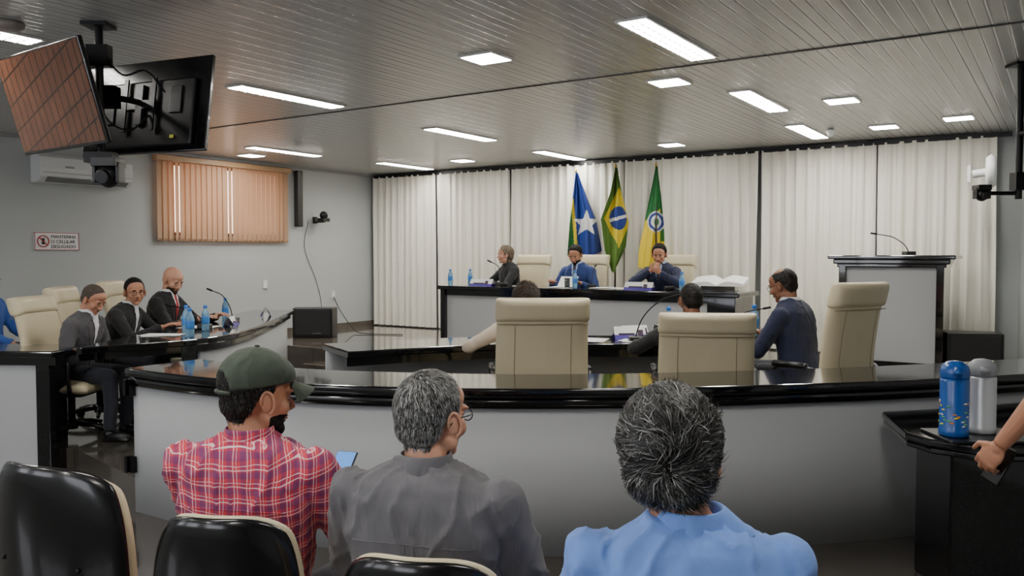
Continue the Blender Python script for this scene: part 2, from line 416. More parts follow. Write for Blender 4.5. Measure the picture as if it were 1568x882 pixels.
bm=nb(); lathe(bm,[(.02,.0),(.085,-.005),(.09,-.03),(.055,-.045),(.01,-.05)],(-2.82,4.74,CEIL)); mk('smoke_detector',bm,M('detector_plastic',(150,142,134),rough=.5))
bm=nb(); lathe(bm,[(.03,0),(.04,-.01),(.04,-.04),(.025,-.07),(.005,-.08)],(3.3,8.75,CEIL)); mk('dome_security_camera',bm,WHITEP)

# ================================================================= furniture
def exec_chair(x,y,heading,fl,top,w0=.275):
    e=empty('executive_chair',(x,y,fl),heading)
    z0=.40
    def bf(u,v):
        w=w0*(1-.05*v)
        z=z0+v*(top-z0); yy=-.235-.11*v+.035*math.sin(v*pi)+.04*u*u
        return V((u*w,yy,z)),V((0,1,.12)).normalized()
    bm=nb(); cushion(bm,bf,12,16,.085,8); mk('backrest',bm,CREAM,e,sub=1)
    def hf(u,v):
        c,nn=bf(u,.80+.205*v); c.x*=1.03; c=c-nn*.004; return c,nn
    bm=nb(); cushion(bm,hf,12,6,.125,8,edge=.55); mk('headrest_roll',bm,CREAM,e,sub=1)
    bm=nb()
    for u in (-.6,.6): tube(bm,[bf(u,v)[0]-bf(u,v)[1]*.043 for v in (.02,.2,.4,.6,.78)],.0025,6)
    tube(bm,[bf(u,.79)[0]-bf(u,.79)[1]*.052 for u in (-.98,-.6,-.2,.2,.6,.98)],.004,6)
    mk('seams',bm,CREAMD,e)
    def sf(u,v): return V((u*.265,-.22+v*.49,.43-.02*abs(2*v-1)**2)),V((0,0,1))
    bm=nb(); cushion(bm,sf,10,10,.11,6); mk('seat',bm,CREAM,e,sub=1)
    bm=nb(); box(bm,(0,0,.365),(.40,.38,.03)); mk('seat_plate',bm,BLACKP,e,bevel=.01,smooth=False)
    bm=nb()
    for s in (-1,1):
        P=catmull([(s*.26,.14,.38),(s*.32,.16,.50),(s*.325,.15,.64),(s*.325,.0,.67),(s*.32,-.18,.66),(s*.275,-.28,.60)],5)
        tube(bm,P,.016,8)
        tube(bm,[(s*.325,.15,.675),(s*.325,-.12,.68)],[.024,.024],8,round_ends=True)
    mk('armrests',bm,BLACKP,e)
    bm=nb(); cyl(bm,(0,0,.10),(0,0,.36),.028); cyl(bm,(0,0,.07),(0,0,.14),.045)
    for k in range(5):
        a=2*pi*k/5+.3; d=V((math.cos(a),math.sin(a),0))
        tube(bm,[d*.03+V((0,0,.115)),d*.18+V((0,0,.10)),d*.29+V((0,0,.075))],[.024,.02,.014],8)
        pr=V((-d.y,d.x,0)); c=d*.29+V((0,0,.028))
        for s in (-1,1): cyl(bm,c+pr*s*.006,c+pr*s*.024,.028)
    mk('base_with_casters',bm,BLACKP,e)
    return e
def aud_chair(x,y,heading,top=.95,w=.22,padz=-.004):
    e=empty('auditorium_chair',(x,y,0),heading)
    def bf(u,v):
        ww=w*(1-.18*max(0,(v-.55)/.45)**3); z=.36+v*(top-.36)-.05*max(0,v-.6)/.4*abs(u)**4
        return V((u*ww,-.22-.06*v-.02*math.sin(v*pi)+.075*u*u,z)),V((0,1,.1)).normalized()
    bm=nb(); cushion(bm,bf,12,12,.024,10,edge=.7); mk('back_shell',bm,BLACKG,e,sub=1)
    def pf(u,v):
        c,nn=bf(u*1.0,v); c=c+nn*.028+V((0,0,padz)); return c,nn
    bm=nb(); cushion(bm,pf,12,12,.05,6); mk('back_pad',bm,CREAM,e,sub=1)
    def sf(u,v): return V((u*.235,-.20+v*.45,.42+.01*math.sin(v*3))),V((0,0,1))
    bm=nb(); cushion(bm,sf,10,10,.08,8); mk('seat',bm,CREAM,e,sub=1)
    bm=nb(); box(bm,(0,0.01,.37),(.43,.41,.025)); mk('seat_pan',bm,BLACKP,e,bevel=.01,smooth=False)
    bm=nb()
    for s in (-1,1):
        tube(bm,catmull([(s*.26,.24,.01),(s*.26,.22,.34),(s*.265,.18,.62),(s*.265,.0,.65),(s*.26,-.2,.63),(s*.22,-.27,.60)],5),.015,8)
        tube(bm,[(s*.26,.0,.35),(s*.26,-.26,.01)],.014,8); tube(bm,[(s*.26,.22,.34),(s*.26,-.1,.36)],.012,8)
        tube(bm,[(s*.267,.18,.66),(s*.267,-.12,.665)],.024,8,round_ends=True)
    tube(bm,[(-.26,0,.35),(.26,0,.35)],.012,8)
    for s in (-1,1):
        for z_ in (.55,.75): ico(bm,bf(s*.55,(z_-.36)/(top-.36))[0]-V((0,.014,0)),(.007,.004,.007),sub=2)
    mk('frame',bm,BLACKM,e)
    return e
# front chairs
aud_chair(-1.20,2.52,22,1.03,.26,-.02)
aud_chair(-.69,2.28,8,.965,.20)
aud_chair(-.16,2.02,12,.955,.205)
aud_chair(.35,1.60,4,.93,.225)
# left councillor chairs
exec_chair(-3.50,6.62,92,FIN,1.12); exec_chair(-3.62,7.32,84,FIN,1.17); exec_chair(-3.52,8.02,84,FIN,1.20)
# centre chairs
exec_chair(.185,5.72,-3,FIN,1.17,.315); exec_chair(1.285,5.62,8,FIN,1.08,.315); exec_chair(2.24,6.02,-30,FIN,1.26,.28)
# dais chairs
exec_chair(.14,11.16,HD,FDA,1.15); exec_chair(.87,10.73,HD,FDA,1.15); exec_chair(1.86,10.10,HD,FDA,1.15)

# ---------------------------------------------------------------- TVs
TVSCR=M('tv_screen_wood_image',(70,38,24),rough=.12,coat=.4)  # reflection of brown slats painted into the screen colour, with weak emission
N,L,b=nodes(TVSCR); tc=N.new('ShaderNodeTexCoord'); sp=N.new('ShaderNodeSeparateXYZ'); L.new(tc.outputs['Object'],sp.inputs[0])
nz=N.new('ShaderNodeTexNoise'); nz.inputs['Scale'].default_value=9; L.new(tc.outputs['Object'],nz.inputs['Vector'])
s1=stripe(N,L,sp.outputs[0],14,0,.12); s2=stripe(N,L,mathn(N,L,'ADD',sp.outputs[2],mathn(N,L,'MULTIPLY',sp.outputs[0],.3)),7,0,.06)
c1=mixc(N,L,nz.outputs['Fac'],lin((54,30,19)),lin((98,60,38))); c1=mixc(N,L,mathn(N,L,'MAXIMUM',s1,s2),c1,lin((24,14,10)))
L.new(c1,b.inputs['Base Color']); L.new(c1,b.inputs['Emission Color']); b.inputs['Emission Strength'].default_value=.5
LABEL=M('label_sticker',(200,205,190),rough=.5); YEL=M('yellow_label',(210,215,60),rough=.5)
GREYM=M('grey_bracket',(62,62,64),rough=.35,metal=.6)
def tv(loc,heading,tilt,scr):
    e=empty('television',loc,rot=(-rad(tilt),0,-rad(heading)))
    bm=nb(); box(bm,(0,0,0),(.97,.028,.565)); mk('bezel',bm,BLACKG,e,smooth=False,bevel=.006)
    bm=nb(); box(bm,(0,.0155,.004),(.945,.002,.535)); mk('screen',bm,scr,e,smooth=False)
    bm=nb(); box(bm,(0,-.028,-.05),(.80,.03,.40)); mk('rear_housing',bm,BLACKP,e,smooth=False,bevel=.012)
    bm=nb(); box(bm,(0,-.055,0),(.24,.02,.05)); box(bm,(0,-.055,0),(.05,.02,.24))
    for sx in (-1,1): box(bm,(sx*.11,-.062,0),(.03,.012,.32))
    mk('vesa_bracket',bm,GREYM,e,smooth=False)
    bm=nb(); box(bm,(-.30,-.046,.06),(.10,.004,.035),mi=0); box(bm,(-.17,-.046,.08),(.07,.004,.06),mi=0); box(bm,(.26,-.046,-.20),(.03,.004,.02),mi=1)
    mk('labels',bm,[LABEL,YEL],e,smooth=False)
    bm=nb(); box(bm,(-.27,-.047,-.04),(.13,.012,.13)); box(bm,(.27,-.047,.02),(.09,.012,.16)); mk('port_recess',bm,GREYM,e,smooth=False,bevel=.004)
    return e
SCRK=M('tv_screen_off',(8,8,10),rough=.08,coat=.5)
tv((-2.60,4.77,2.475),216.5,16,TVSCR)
tv((-2.19,5.07,2.48),22.7,8,SCRK)
e=empty('tv_mount_pole',(-2.33,4.78,0))
bm=nb(); cyl(bm,(0,0,2.05),(0,0,CEIL),.022); box(bm,(0,0,CEIL-.01),(.14,.14,.02)); box(bm,(0,0,2.72),(.12,.07,.12))
tube(bm,[(0,0,2.50),(.10,.14,2.50),(.13,.26,2.50)],.018,8); tube(bm,[(0,0,2.50),(-.1,.02,2.5),(-.22,.03,2.50)],.018,8)
box(bm,(.03,.05,2.50),(.09,.09,.12)); box(bm,(0,0,2.15),(.16,.08,.06))
mk('pole_and_arms',bm,BLACKM,e,smooth=False)
bm=nb()
tube(bm,catmull([(.02,-.03,2.75),(.12,.02,2.62),(.22,.1,2.66),(.30,.17,2.55)],6),.006,6)
tube(bm,catmull([(.0,-.03,2.5),(.05,-.02,2.36),(.12,.1,2.32),(.2,.18,2.42)],6),.006,6)
mk('cables',bm,BLACKP,e)
def ptz(name,x,y,z,s=1,parent=None):
    bm=nb(); box(bm,(x,y,z+.055*s),(.13*s,.13*s,.05*s)); ico(bm,(x,y,z-.01*s),(.062*s,.062*s,.07*s)); cyl(bm,(x,y-.03*s,z-.02*s),(x,y-.085*s,z-.03*s),.036*s)
    for sx in (-1,1): box(bm,(x+sx*.062*s,y,z+.0*s),(.018*s,.08*s,.11*s))
    return mk(name,bm,BLACKP,parent,smooth=False,bevel=.004)
ptz('ptz_camera',-2.27,4.74,2.06,1.05)
# right hanging TV + camera
tv((3.40,5.35,2.42),-62,6,SCRK)
e=empty('tv_mount_pole',(3.46,5.75,0))
bm=nb(); cyl(bm,(0,0,1.98),(0,0,CEIL),.022); box(bm,(0,0,CEIL-.01),(.14,.14,.02)); tube(bm,[(0,0,2.02),(-.30,0,2.02)],.014,8); box(bm,(0,0,2.1),(.08,.08,.12)); tube(bm,[(0,0,2.42),(0,-.3,2.42)],.018,8)
mk('pole_and_arms',bm,BLACKM,e,smooth=False)
ptz('ptz_camera',3.21,5.75,2.02,.7)
e=empty('wall_fan',(4.72,8.3,2.42),rot=(0,0,rad(60)))
bm=nb(); lathe(bm,[(.02,-.05),(.14,-.045),(.17,0),(.14,.045),(.02,.05)],n=28)
for v in bm.verts: v.co=Matrix.Rotation(rad(90),3,'X')@v.co
mk('cage',bm,WHITEP,e); bm=nb(); cyl(bm,(0,0,0),(0,.16,-.02),.04); box(bm,(0,.19,-.02),(.1,.03,.16)); mk('motor_bracket',bm,WHITEP,e,smooth=False)

# air conditioner (room frame)
ac=empty('air_conditioner',rot=RR)
bm=nb()
prof=[(0,2.71),(.13,2.71),(.20,2.67),(.215,2.55),(.20,2.46),(.14,2.40),(0,2.39)]
lo=[bm.verts.new((XL+a,4.78,z_)) for a,z_ in prof]; hi=[bm.verts.new((XL+a,5.86,z_)) for a,z_ in prof]
bm.faces.new(lo); bm.faces.new(hi[::-1])
for i in range(len(prof)):
    j=(i+1)%len(prof); bm.faces.new((lo[i],lo[j],hi[j],hi[i]))
mk('casing',bm,WHITEP,ac,smooth=False,bevel=.01)
bm=nb(); box(bm,(XL+.178,5.33,2.425),(.075,.94,.012),Matrix.Rotation(rad(-35),3,'Y')); box(bm,(XL+.213,5.33,2.50),(.008,1.04,.004)); mk('vent_louver',bm,M('vent_grey',(120,122,124)),ac,smooth=False)
bm=nb(); box(bm,(XL+.218,5.1,2.57),(.004,.1,.02)); mk('badge',bm,M('badge_grey',(150,155,160)),ac,smooth=False)
# sign
sg=empty('no_phone_sign',rot=RR)
bm=nb(); box(bm,(XL+.008,5.05,1.75),(.012,.50,.20)); mk('board',bm,M('sign_white',(235,232,232),rough=.4),sg,smooth=False)
RED=M('sign_red',(170,30,40),rough=.4)
bm=nb(); cy=5.05-.155
pts=[(XL+.017,cy+.062*math.cos(t*pi/12),1.75+.062*math.sin(t*pi/12)) for t in range(25)]
tube(bm,pts,.006,6); tube(bm,[(XL+.017,cy-.042,1.792),(XL+.017,cy+.042,1.708)],.006,6)
for a in (-1,1): box(bm,(XL+.015,5.05,1.75+a*.095),(.003,.50,.006)); box(bm,(XL+.015,5.05+a*.247,1.75),(.003,.006,.2))
mk('prohibition_ring',bm,RED,sg)
bm=nb(); box(bm,(XL+.016,cy,1.75),(.003,.03,.07)); mk('phone_icon',bm,BLACKP,sg,smooth=False)
for i,tx in enumerate(('MANTENHA','O CELULAR','DESLIGADO')):
    cu=bpy.data.curves.new('sign_text','FONT'); cu.body=tx; cu.size=.052; cu.align_x='LEFT'; cu.extrude=.001
    o=bpy.data.objects.new('sign_text',cu); COL.objects.link(o); o.parent=sg; o.location=(XL+.016,4.98,1.785-.055*i); o.rotation_euler=(pi/2,0,pi/2)
    cu.materials.append(BLACKP)
# column speaker, wall camera, cable
bm=nb(); box(bm,(XL+.07,8.56,2.42),(.09,.10,.82)); mk('column_speaker',bm,BLACKP,rot=RR,smooth=False,bevel=.012)
wc=empty('wall_camera',rot=RR)
bm=nb(); box(bm,(XL+.02,8.93,2.12),(.04,.06,.1)); box(bm,(XL+.12,8.93,2.09),(.18,.05,.02)); box(bm,(XL+.20,8.93,2.12),(.13,.13,.05)); ico(bm,(XL+.20,8.93,2.19),.06); cyl(bm,(XL+.2,8.93,2.19),(XL+.28,8.90,2.17),.03)
mk('camera_body',bm,BLACKP,wc,smooth=False)
bm=nb(); tube(bm,catmull([(XL+.012,8.80,2.1),(XL+.012,8.72,1.7),(XL+.012,8.95,1.2),(XL+.012,9.05,.8),(XL+.15,8.8,.62)],8),.004,6); mk('cable',bm,BLACKP,wc)
bm=nb(); box(bm,(XL+.008,7.98,1.18),(.016,.075,.12)); mk('wall_outlet',bm,WHITEP,rot=RR,smooth=False,bevel=.004)
bm=nb(); box(bm,(XL+.008,9.3,.98),(.016,.075,.12)); mk('wall_outlet',bm,WHITEP,rot=RR,smooth=False,bevel=.004)
bm=nb(); tube(bm,catmull([(XL+.02,9.3,.95),(XL+.15,9.3,.75),(XL+.6,9.1,.52),(XL+1.0,8.9,.465),(XL+1.6,9.1,.46)],8),.006,6); mk('floor_cable',bm,BLACKP,rot=RR)
def spk(x,y,heading,s=1):
    e=empty('floor_speaker',(x,y,FDA),heading)
    bm=nb(); vs=[(-.28,-.15),(.28,-.15),(.25,.17),(-.25,.17)]; prism(bm,[(a*s,b2*s) for a,b2 in vs],0.0,.38*s); mk('cabinet',bm,BLACKP,e,smooth=False,bevel=.015)
    bm=nb(); box(bm,(0,.175*s,.2*s),(.44*s,.012,.32*s)); mk('grille',bm,M('grille',(30,30,32),rough=.7,bump=.6,bs=400),e,smooth=False,bevel=.004)
    bm=nb(); box(bm,(-.05*s,.184*s,.06*s),(.12,.004,.02)); mk('badge',bm,CHROME,e,smooth=False)
spk(-2.77,11.72,175,1.08); spk(4.60,8.35,200,1.0)

# ---------------------------------------------------------------- flags
GRN=M('flag_green',(28,110,52),rough=.7,var=.15); YLW=M('flag_yellow',(226,200,40),rough=.7,var=.1); BLU=M('flag_blue',(32,60,140),rough=.7,var=.15); WHT=M('flag_white',(232,232,232),rough=.7)
GRN2=M('flag_olive_green',(92,128,48),rough=.7,var=.15)
WOOD=M('pole_wood',(60,40,28),rough=.4)
def star(x,z,r,n=5):
    d=math.hypot(x,z)
    if d>r: return False
    a=(math.atan2(x,z)%(2*pi/n)); a=min(a,2*pi/n-a)
    ri=r*.4; A=(r,0); B=(ri*math.cos(pi/n),ri*math.sin(pi/n)); p=(d*math.cos(a),d*math.sin(a))
    return (B[0]-A[0])*(p[1]-A[1])-(B[1]-A[1])*(p[0]-A[0])>=0
def flag(x,y,zt_,h,lt,rt,colf,mats,ph,lean):
    e=empty('flag_on_pole',(x,y,0))
    bm=nb(); cyl(bm,(-lean,0,FDA),(0,0,zt_+.02),.013,.011); lathe(bm,[(.16,FDA),(.16,FDA+.03),(.05,FDA+.06),(.03,FDA+.1)],(-lean,0,0))
    mk('pole',bm,WOOD,e)
    bm=nb(); lathe(bm,[(.010,zt_+.0),(.018,zt_+.02),(.010,zt_+.04),(.002,zt_+.07)]); mk('finial',bm,M('brass',(190,150,70),metal=1,rough=.3),e)
    bm=nb(); nx,nz_=56,130; G=[]
    for j in range(nz_+1):
        t=j/nz_; a=pl(t,lt); b2=pl(t,rt); row=[]
        for i in range(nx+1):
            u=i/nx; xx=a+(b2-a)*u
            yy=-.035-.06*math.sin(u*9+ph+t*2.0)*min(1,.3+t)-.026*math.sin(u*21+t*3+ph)
            zz=zt_-t*h-.05*math.sin(u*pi)*t + (.06*(u-.5)*t)
            row.append(bm.verts.new((xx,yy,zz)))
        G.append(row)
    for j in range(nz_):
        for i in range(nx):
            f=bm.faces.new((G[j][i],G[j][i+1],G[j+1][i+1],G[j+1][i])); c=f.calc_center_median(); f.material_index=colf(c.x,(zt_-c.z))
    mk('cloth',bm,mats,e,recalc=False)
def c1f(x,z):
    if star(x-.14,-(z-.68),.19): return 3
    if x<-.075+.10*(z-.4)and z>.35: return 0
    if x<-.03+.10*(z-.4) and z>.35: return 1
    return 2
def c2f(x,z):
    dx,dz=x-.04,z-.66
    if dx*dx+dz*dz*.55<.115**2:
        if abs(dz+.25*dx)<.022: return 3
        return 2
    if abs(dx)/.19+abs(dz)/.40<1: return 1
    return 0
def c3f(x,z):
    dx,dz=x+.0,z-.70
    d=math.hypot(dx,dz*.8)
    if d<.04: return 0
    if d<.07: return 3
    if d<.095: return 2
    if d<.11: return 3
    if z>.95 or (x<.06 and z>.58-.8*x) : return 1
    return 0
flag(.86,11.33,2.70,1.08,[(0,-.01),(.3,-.05),(.6,-.09),(1,-.12)],[(0,.02),(.3,.14),(.6,.28),(1,.36)],c1f,[GRN,YLW,BLU,WHT],0,.05)
flag(1.36,11.06,2.74,1.32,[(0,-.01),(.25,-.08),(.5,-.2),(.8,-.14),(1,-.05)],[(0,.02),(.3,.1),(.55,.18),(.8,.14),(1,.02)],c2f,[GRN2,YLW,BLU,WHT],1.5,.0)
flag(1.84,10.76,2.72,1.25,[(0,-.01),(.3,-.08),(.6,-.15),(.85,-.21),(1,-.22)],[(0,.02),(.3,.06),(.6,.09),(1,.1)],c3f,[GRN,YLW,BLU,WHT],3,-.02)

# ---------------------------------------------------------------- desk items
BOT=M('bottle_plastic',(150,200,235),rough=.1,trans=.55,var=.05); BLB=M('bottle_label',(60,130,205),rough=.4); CAPB=M('bottle_cap',(50,120,210),rough=.4)
def bottle(x,y,z,h=.21):
    e=empty('water_bottle',(x,y,z)); s=h/.21
    bm=nb(); lathe(bm,[(.026*s,0),(.031*s,.006*s),(.030*s,.05*s),(.031*s,.1*s),(.031*s,.13*s),(.024*s,.155*s),(.013*s,.178*s),(.012*s,.19*s)]); mk('body',bm,BOT,e)
    bm=nb(); lathe(bm,[(.0315*s,.06*s),(.0322*s,.065*s),(.0322*s,.115*s),(.0315*s,.12*s)]); mk('label',bm,BLB,e)
    bm=nb(); lathe(bm,[(.014*s,.186*s),(.0155*s,.188*s),(.0155*s,.208*s),(.013*s,.21*s)]); mk('cap',bm,CAPB,e)
def plate(x,y,z,heading,w=.26,h=.10):
    e=empty('name_plate',(x,y,z),heading)
    for i,(m_,z0,z1) in enumerate(((PURP,0,.35),(PAPER,.35,1))):
        bm=nb()
        for s in (1,-1):
            ya,yb=s*.05*(1-z0),s*.05*(1-z1)
            v=[bm.verts.new(p) for p in ((-w/2,ya,h*z0),(w/2,ya,h*z0),(w/2,yb,h*z1),(-w/2,yb,h*z1))]; bm.faces.new(v)
        mk('purple_band' if i==0 else 'white_card',bm,m_,e,smooth=False)
    bm=nb()
    for s in (1,-1):
        box(bm,(.03*s,s*.0335,h*.42),(w*.5,.003,.012)); box(bm,(-.085*s,s*.030,h*.5),(.045,.003,.05),Matrix.Rotation(s*.45,3,'X'))
    mk('printing',bm,M('plate_ink',(60,40,60)),e,smooth=False)
def mic(x,y,z,tx,ty,h,name='gooseneck_microphone'):
    e=empty(name,(x,y,z))
    bm=nb(); box(bm,(0,0,.02),(.10,.12,.04)); mk('base',bm,BLACKP,e,smooth=False,bevel=.01)
    bm=nb(); P=catmull([(0,0,.03),(tx*.15,ty*.15,h*.5),(tx*.5,ty*.5,h*.85),(tx,ty,h)],6); tube(bm,P,.005,8)
    d=(P[-1]-P[-2]).normalized(); tube(bm,[P[-1],P[-1]+d*.05],.010,10,round_ends=True); mk('gooseneck',bm,BLACKM,e)
def paper(x,y,z,heading,n=3):
    bm=nb()
    for i in range(n): box(bm,(random.uniform(-.03,.03),random.uniform(-.03,.03),.001+.0015*i),(.21,.297,.001),Matrix.Rotation(random.uniform(-.3,.3),3,'Z'))
    mk('paper_sheets',bm,PAPER,smooth=False,loc=(x,y,z),rot=(0,0,-rad(heading)))
GLS=M('glass',(230,240,240),rough=.02,trans=.95)
def glass(x,y,z):
    bm=nb(); lathe(bm,[(.028,0),(.030,.003),(.035,.12),(.033,.12),(.028,.012),(.002,.010)]); mk('drinking_glass',bm,GLS,loc=(x,y,z))
for s,o_ in ((.07,.15),(.28,.3),(1.93,.12),(3.22,.2)):
    p=dpos(s,o_); bottle(p.x,p.y,p.z)
for s in (.60,2.75): p=dpos(s,.12); plate(p.x,p.y,p.z,HD,.34,.09)
for s,o_ in ((1.62,.3),(2.42,.38),(2.12,.42),(1.0,.5)): p=dpos(s,o_); paper(p.x,p.y,p.z+.001,HD+random.uniform(-20,20))
bm=nb(); box(bm,(0,0,.07),(.24,.16,.003),Matrix.Rotation(rad(50),3,'X')); p=dpos(1.72,.32); mk('paper_sheets',bm,PAPER,smooth=False,loc=(p.x,p.y,p.z),rot=(0,0,-rad(HD+180)))
p=dpos(.72,.42); mic(p.x,p.y,p.z,-.16,.05,.30); p=dpos(1.95,.5); mic(p.x,p.y,p.z,.05,.12,.25); p=dpos(2.98,.42); mic(p.x,p.y,p.z,-.05,.12,.28)
p=dpos(1.82,.13); glass(p.x,p.y,p.z)
# open book
p=dpos(3.60,.33)
e=empty('open_book',p+V((0,0,.0)),HD-8)
bm=nb(); box(bm,(0,0,.03),(.36,.24,.06)); mk('book_stand',bm,GRAN,e,smooth=False,bevel=.005)
bm=nb(); rows=[]
for i in range(33):
    u=i/32*2-1; z_=.075+.05*math.sin(min(1,abs(u)*2.2)*pi/2)-.028*abs(u)**2
    rows.append([bm.verts.new((u*.28,yy,zz)) for yy,zz in ((-.17,.062+.04),(-.17,z_+.05),(.17,z_-.01),(.17,.06))])
for i in range(32):
    for k in range(4): bm.faces.new((rows[i][k],rows[i][(k+1)%4],rows[i+1][(k+1)%4],rows[i+1][k]))
bm.faces.new(rows[0]); bm.faces.new(rows[-1][::-1]); mk('pages',bm,PAPER,e,smooth=False)
# lectern mic
mic(4.11,8.69,1.596,-.32,.05,.22)
# left desk items
bottle(-2.55,6.62,.95,.23); bottle(-2.72,6.98,.95,.23); bottle(-2.62,7.15,.95,.22); bottle(-2.86,8.35,.95,.22)
paper(-2.85,6.75,.951,80); paper(-2.8,7.5,.951,100); plate(-2.62,8.9,.95,70,.24,.09); plate(-2.60,7.75,.95,85,.2,.08)
mic(-2.72,8.15,.95,-.22,.05,.30); mic(-2.7,7.35,.95,-.3,.02,.2)
# centre desk items
plate(.95,6.78,.92,172,.26,.10); plate(1.02,7.0,.92,160,.24,.09); mic(.97,6.58,.92,.42,.05,.38); glass(1.18,6.78,.92); bottle(1.30,6.95,.92,.25); paper(1.0,6.62,.921,30); paper(.62,6.66,.921,10); bottle(2.04,7.05,.92,.26); mic(1.78,6.95,.92,.28,-.1,.24)

# coffee shelf, thermoses
cs=empty('coffee_shelf')
shp=[(1.90,4.02),(1.94,3.86),(2.08,3.72),(2.9,3.62),(3.3,3.62),(3.3,4.9),(2.9,4.82),(2.3,4.62),(2.02,4.55)]
bm=nb(); prism(bm,shp,.705,.745); mk('shelf_top',bm,GRAN,cs,smooth=False,bevel=.012)
bm=nb(); prism(bm,[(p_[0]*.985+.035,p_[1]*.985+.06) for p_ in shp],.675,.705); mk('shelf_molding',bm,GRAN,cs,smooth=False,bevel=.01)
bm=nb(); prism(bm,[(2.04,3.86),(2.75,3.80),(2.75,4.2),(2.04,4.2)],0,.68); mk('shelf_pedestal',bm,GRAN,cs,smooth=False,bevel=.01)
def thermos(x,y,z,body,name):
    e=empty(name,(x,y,z),200)
    bm=nb(); lathe(bm,[(.060,0),(.066,.006),(.066,.03),(.063,.035),(.063,.255),(.060,.27)],n=32); mk('body',bm,body,e)
    bm=nb(); lathe(bm,[(.062,.27),(.064,.275),(.064,.30),(.058,.325),(.035,.345),(.01,.35)],n=32); box(bm,(0,.075,.305),(.035,.05,.022)); mk('pump_lid',bm,body if name.startswith('p') else M('grey_lid',(150,152,156),rough=.4),e)
    bm=nb(); tube(bm,catmull([(0,-.055,.30),(0,-.095,.27),(0,-.10,.18),(0,-.065,.12)],6),.009,8); mk('handle',bm,BLACKP,e)
    return e
e=thermos(2.06,3.88,.759,M('thermos_blue',(24,84,165),rough=.25,coat=.3),'patterned_thermos')
pal=[M('dot_yellow',(220,200,60)),M('dot_green',(90,180,110)),M('dot_orange',(225,130,60)),M('dot_white',(230,230,230))]
bm=nb()
for i in range(44):
    a=random.uniform(0,2*pi); z_=random.uniform(.045,.17) 
    ico(bm,(.0625*math.cos(a),.0625*math.sin(a),z_),(.003,.012,.0045),Matrix.Rotation(a,3,'Z'),sub=1,mi=i%4)
mk('fish_pattern',bm,pal,e)
thermos(2.225,3.95,.759,M('thermos_steel',(205,207,210),rough=.3,metal=.3),'steel_thermos')
bm=nb(); box(bm,(2.26,3.90,.752),(.55,.30,.012)); mk('serving_tray',bm,BLACKP,smooth=False,bevel=.004)

# ================================================================= PEOPLE
HAIRM=bpy.data.materials.new('hair_strands'); HAIRM.use_nodes=True
N,L,b=nodes(HAIRM); at=N.new('ShaderNodeAttribute'); at.attribute_name='Col'; L.new(at.outputs['Color'],b.inputs['Base Color']); b.inputs['Roughness'].default_value=.5
def skin(name,c): 
    m=M(name,c,rough=.5,var=.10,vs=25,bump=.12,bs=300)
    m.node_tree.nodes['Principled BSDF'].inputs['Subsurface Weight'].default_value=.08
    return m
SK1=skin('skin_tan',(188,134,106)); SK2=skin('skin_light',(208,156,130)); SK3=skin('skin_brown',(134,90,66))
LIP=M('lips',(150,85,75),rough=.45); EYEW=M('eye_white',(205,200,192),rough=.2); EYED=M('eye_dark',(25,16,12),rough=.15)
HBLK=M('hair_black',(24,20,18),rough=.7,bump=.8,bs=120,spec=.2); HDG=M('hair_dark_grey',(52,50,49),rough=.7,var=.4,vs=60,bump=.8,bs=120,spec=.2)
HBUZ=M('hair_buzz_grey',(84,72,64),rough=.7,var=.3,vs=60,bump=.8,bs=160,spec=.2)
HBRN=M('hair_brown',(64,44,32),rough=.7,bump=1,bs=90,spec=.2); HBLD=M('hair_ash_blond',(112,94,72),rough=.7,var=.3,vs=40,bump=1,bs=90,spec=.2)
HLINE=[(-.2,-.085),(-.055,-.075),(-.035,-.03),(-.022,.010),(-.002,.016),(.006,.004),(.014,.008),(.024,.045),(.036,.068),(.052,.084),(.075,.096),(.2,.11)]
def headmesh(NB,vox):
    bm=nb()
    ico(bm,(0,-.014,.030),(.076,.098,.090)); ico(bm,(0,-.040,-.015),(.066,.062,.06)); ico(bm,(0,.030,-.018),(.062,.063,.082))
    ico(bm,(0,.036,-.068),(.047,.048,.045)); ico(bm,(0,.072,-.096),(.022,.018,.018)); ico(bm,(0,.05,.05),(.058,.042,.045))
    for s in (-1,1):
        ico(bm,(s*.040,.060,-.030),(.024,.022,.026)); ico(bm,(s*.031,.083,.021),(.025,.011,.008)); ico(bm,(s*.046,.012,-.068),(.016,.036,.022))
        ico(bm,(s*.011,.097,-.036),(.009,.010,.008),sub=2)
        ico(bm,(s*.031,.080,-.012),(.017,.008,.004),sub=2)
    tube(bm,[(0,.086,.014),(0,.098,-.010),(0,.110,-.030)],[.008,.0095,.012],10,round_ends=True)
    ico(bm,(0,.083,-.058),(.028,.010,.016))
    tube(bm,[(0,-.022,-.02),(0,-.025,-.07),NB],[.050,.054,.062],16)
    return remesh(bm,vox,3)
def ears():
    bm=nb()
    for s in (-1,1):
        R=Matrix.Rotation(s*rad(-20),3,'Z')@Matrix.Rotation(rad(12),3,'X')
        ico(bm,(s*.078,-.004,-.010),(.008,.018,.029),R)
        P=[V((s*.083,-.004,-.010))+R@V((s*.002,.018*math.cos(t),.031*math.sin(t))) for t in [rad(a) for a in range(-80,200,20)]]
        tube(bm,P,.0045,8,round_ends=True)
    return bm
def shell(me,wf,th,base=.004,nz=0.,ns=40):
    bm=nb(); bm.from_mesh(me); bm.normal_update(); W={}
    for v in bm.verts: W[v]=wf(v.co)
    for v in list(bm.verts):
        w=W[v]; t=th(v.co) if callable(th) else th
        v.co=v.co+v.normal*(-base+w*(t+base)+w*nz*noise.noise(v.co*ns))
    dl=[v for v in bm.verts if W[v]<=0 and all(W[e.other_vert(v)]<=0 for e in v.link_edges)]
    bmesh.ops.delete(bm,geom=dl,context='VERTS')
    return bm
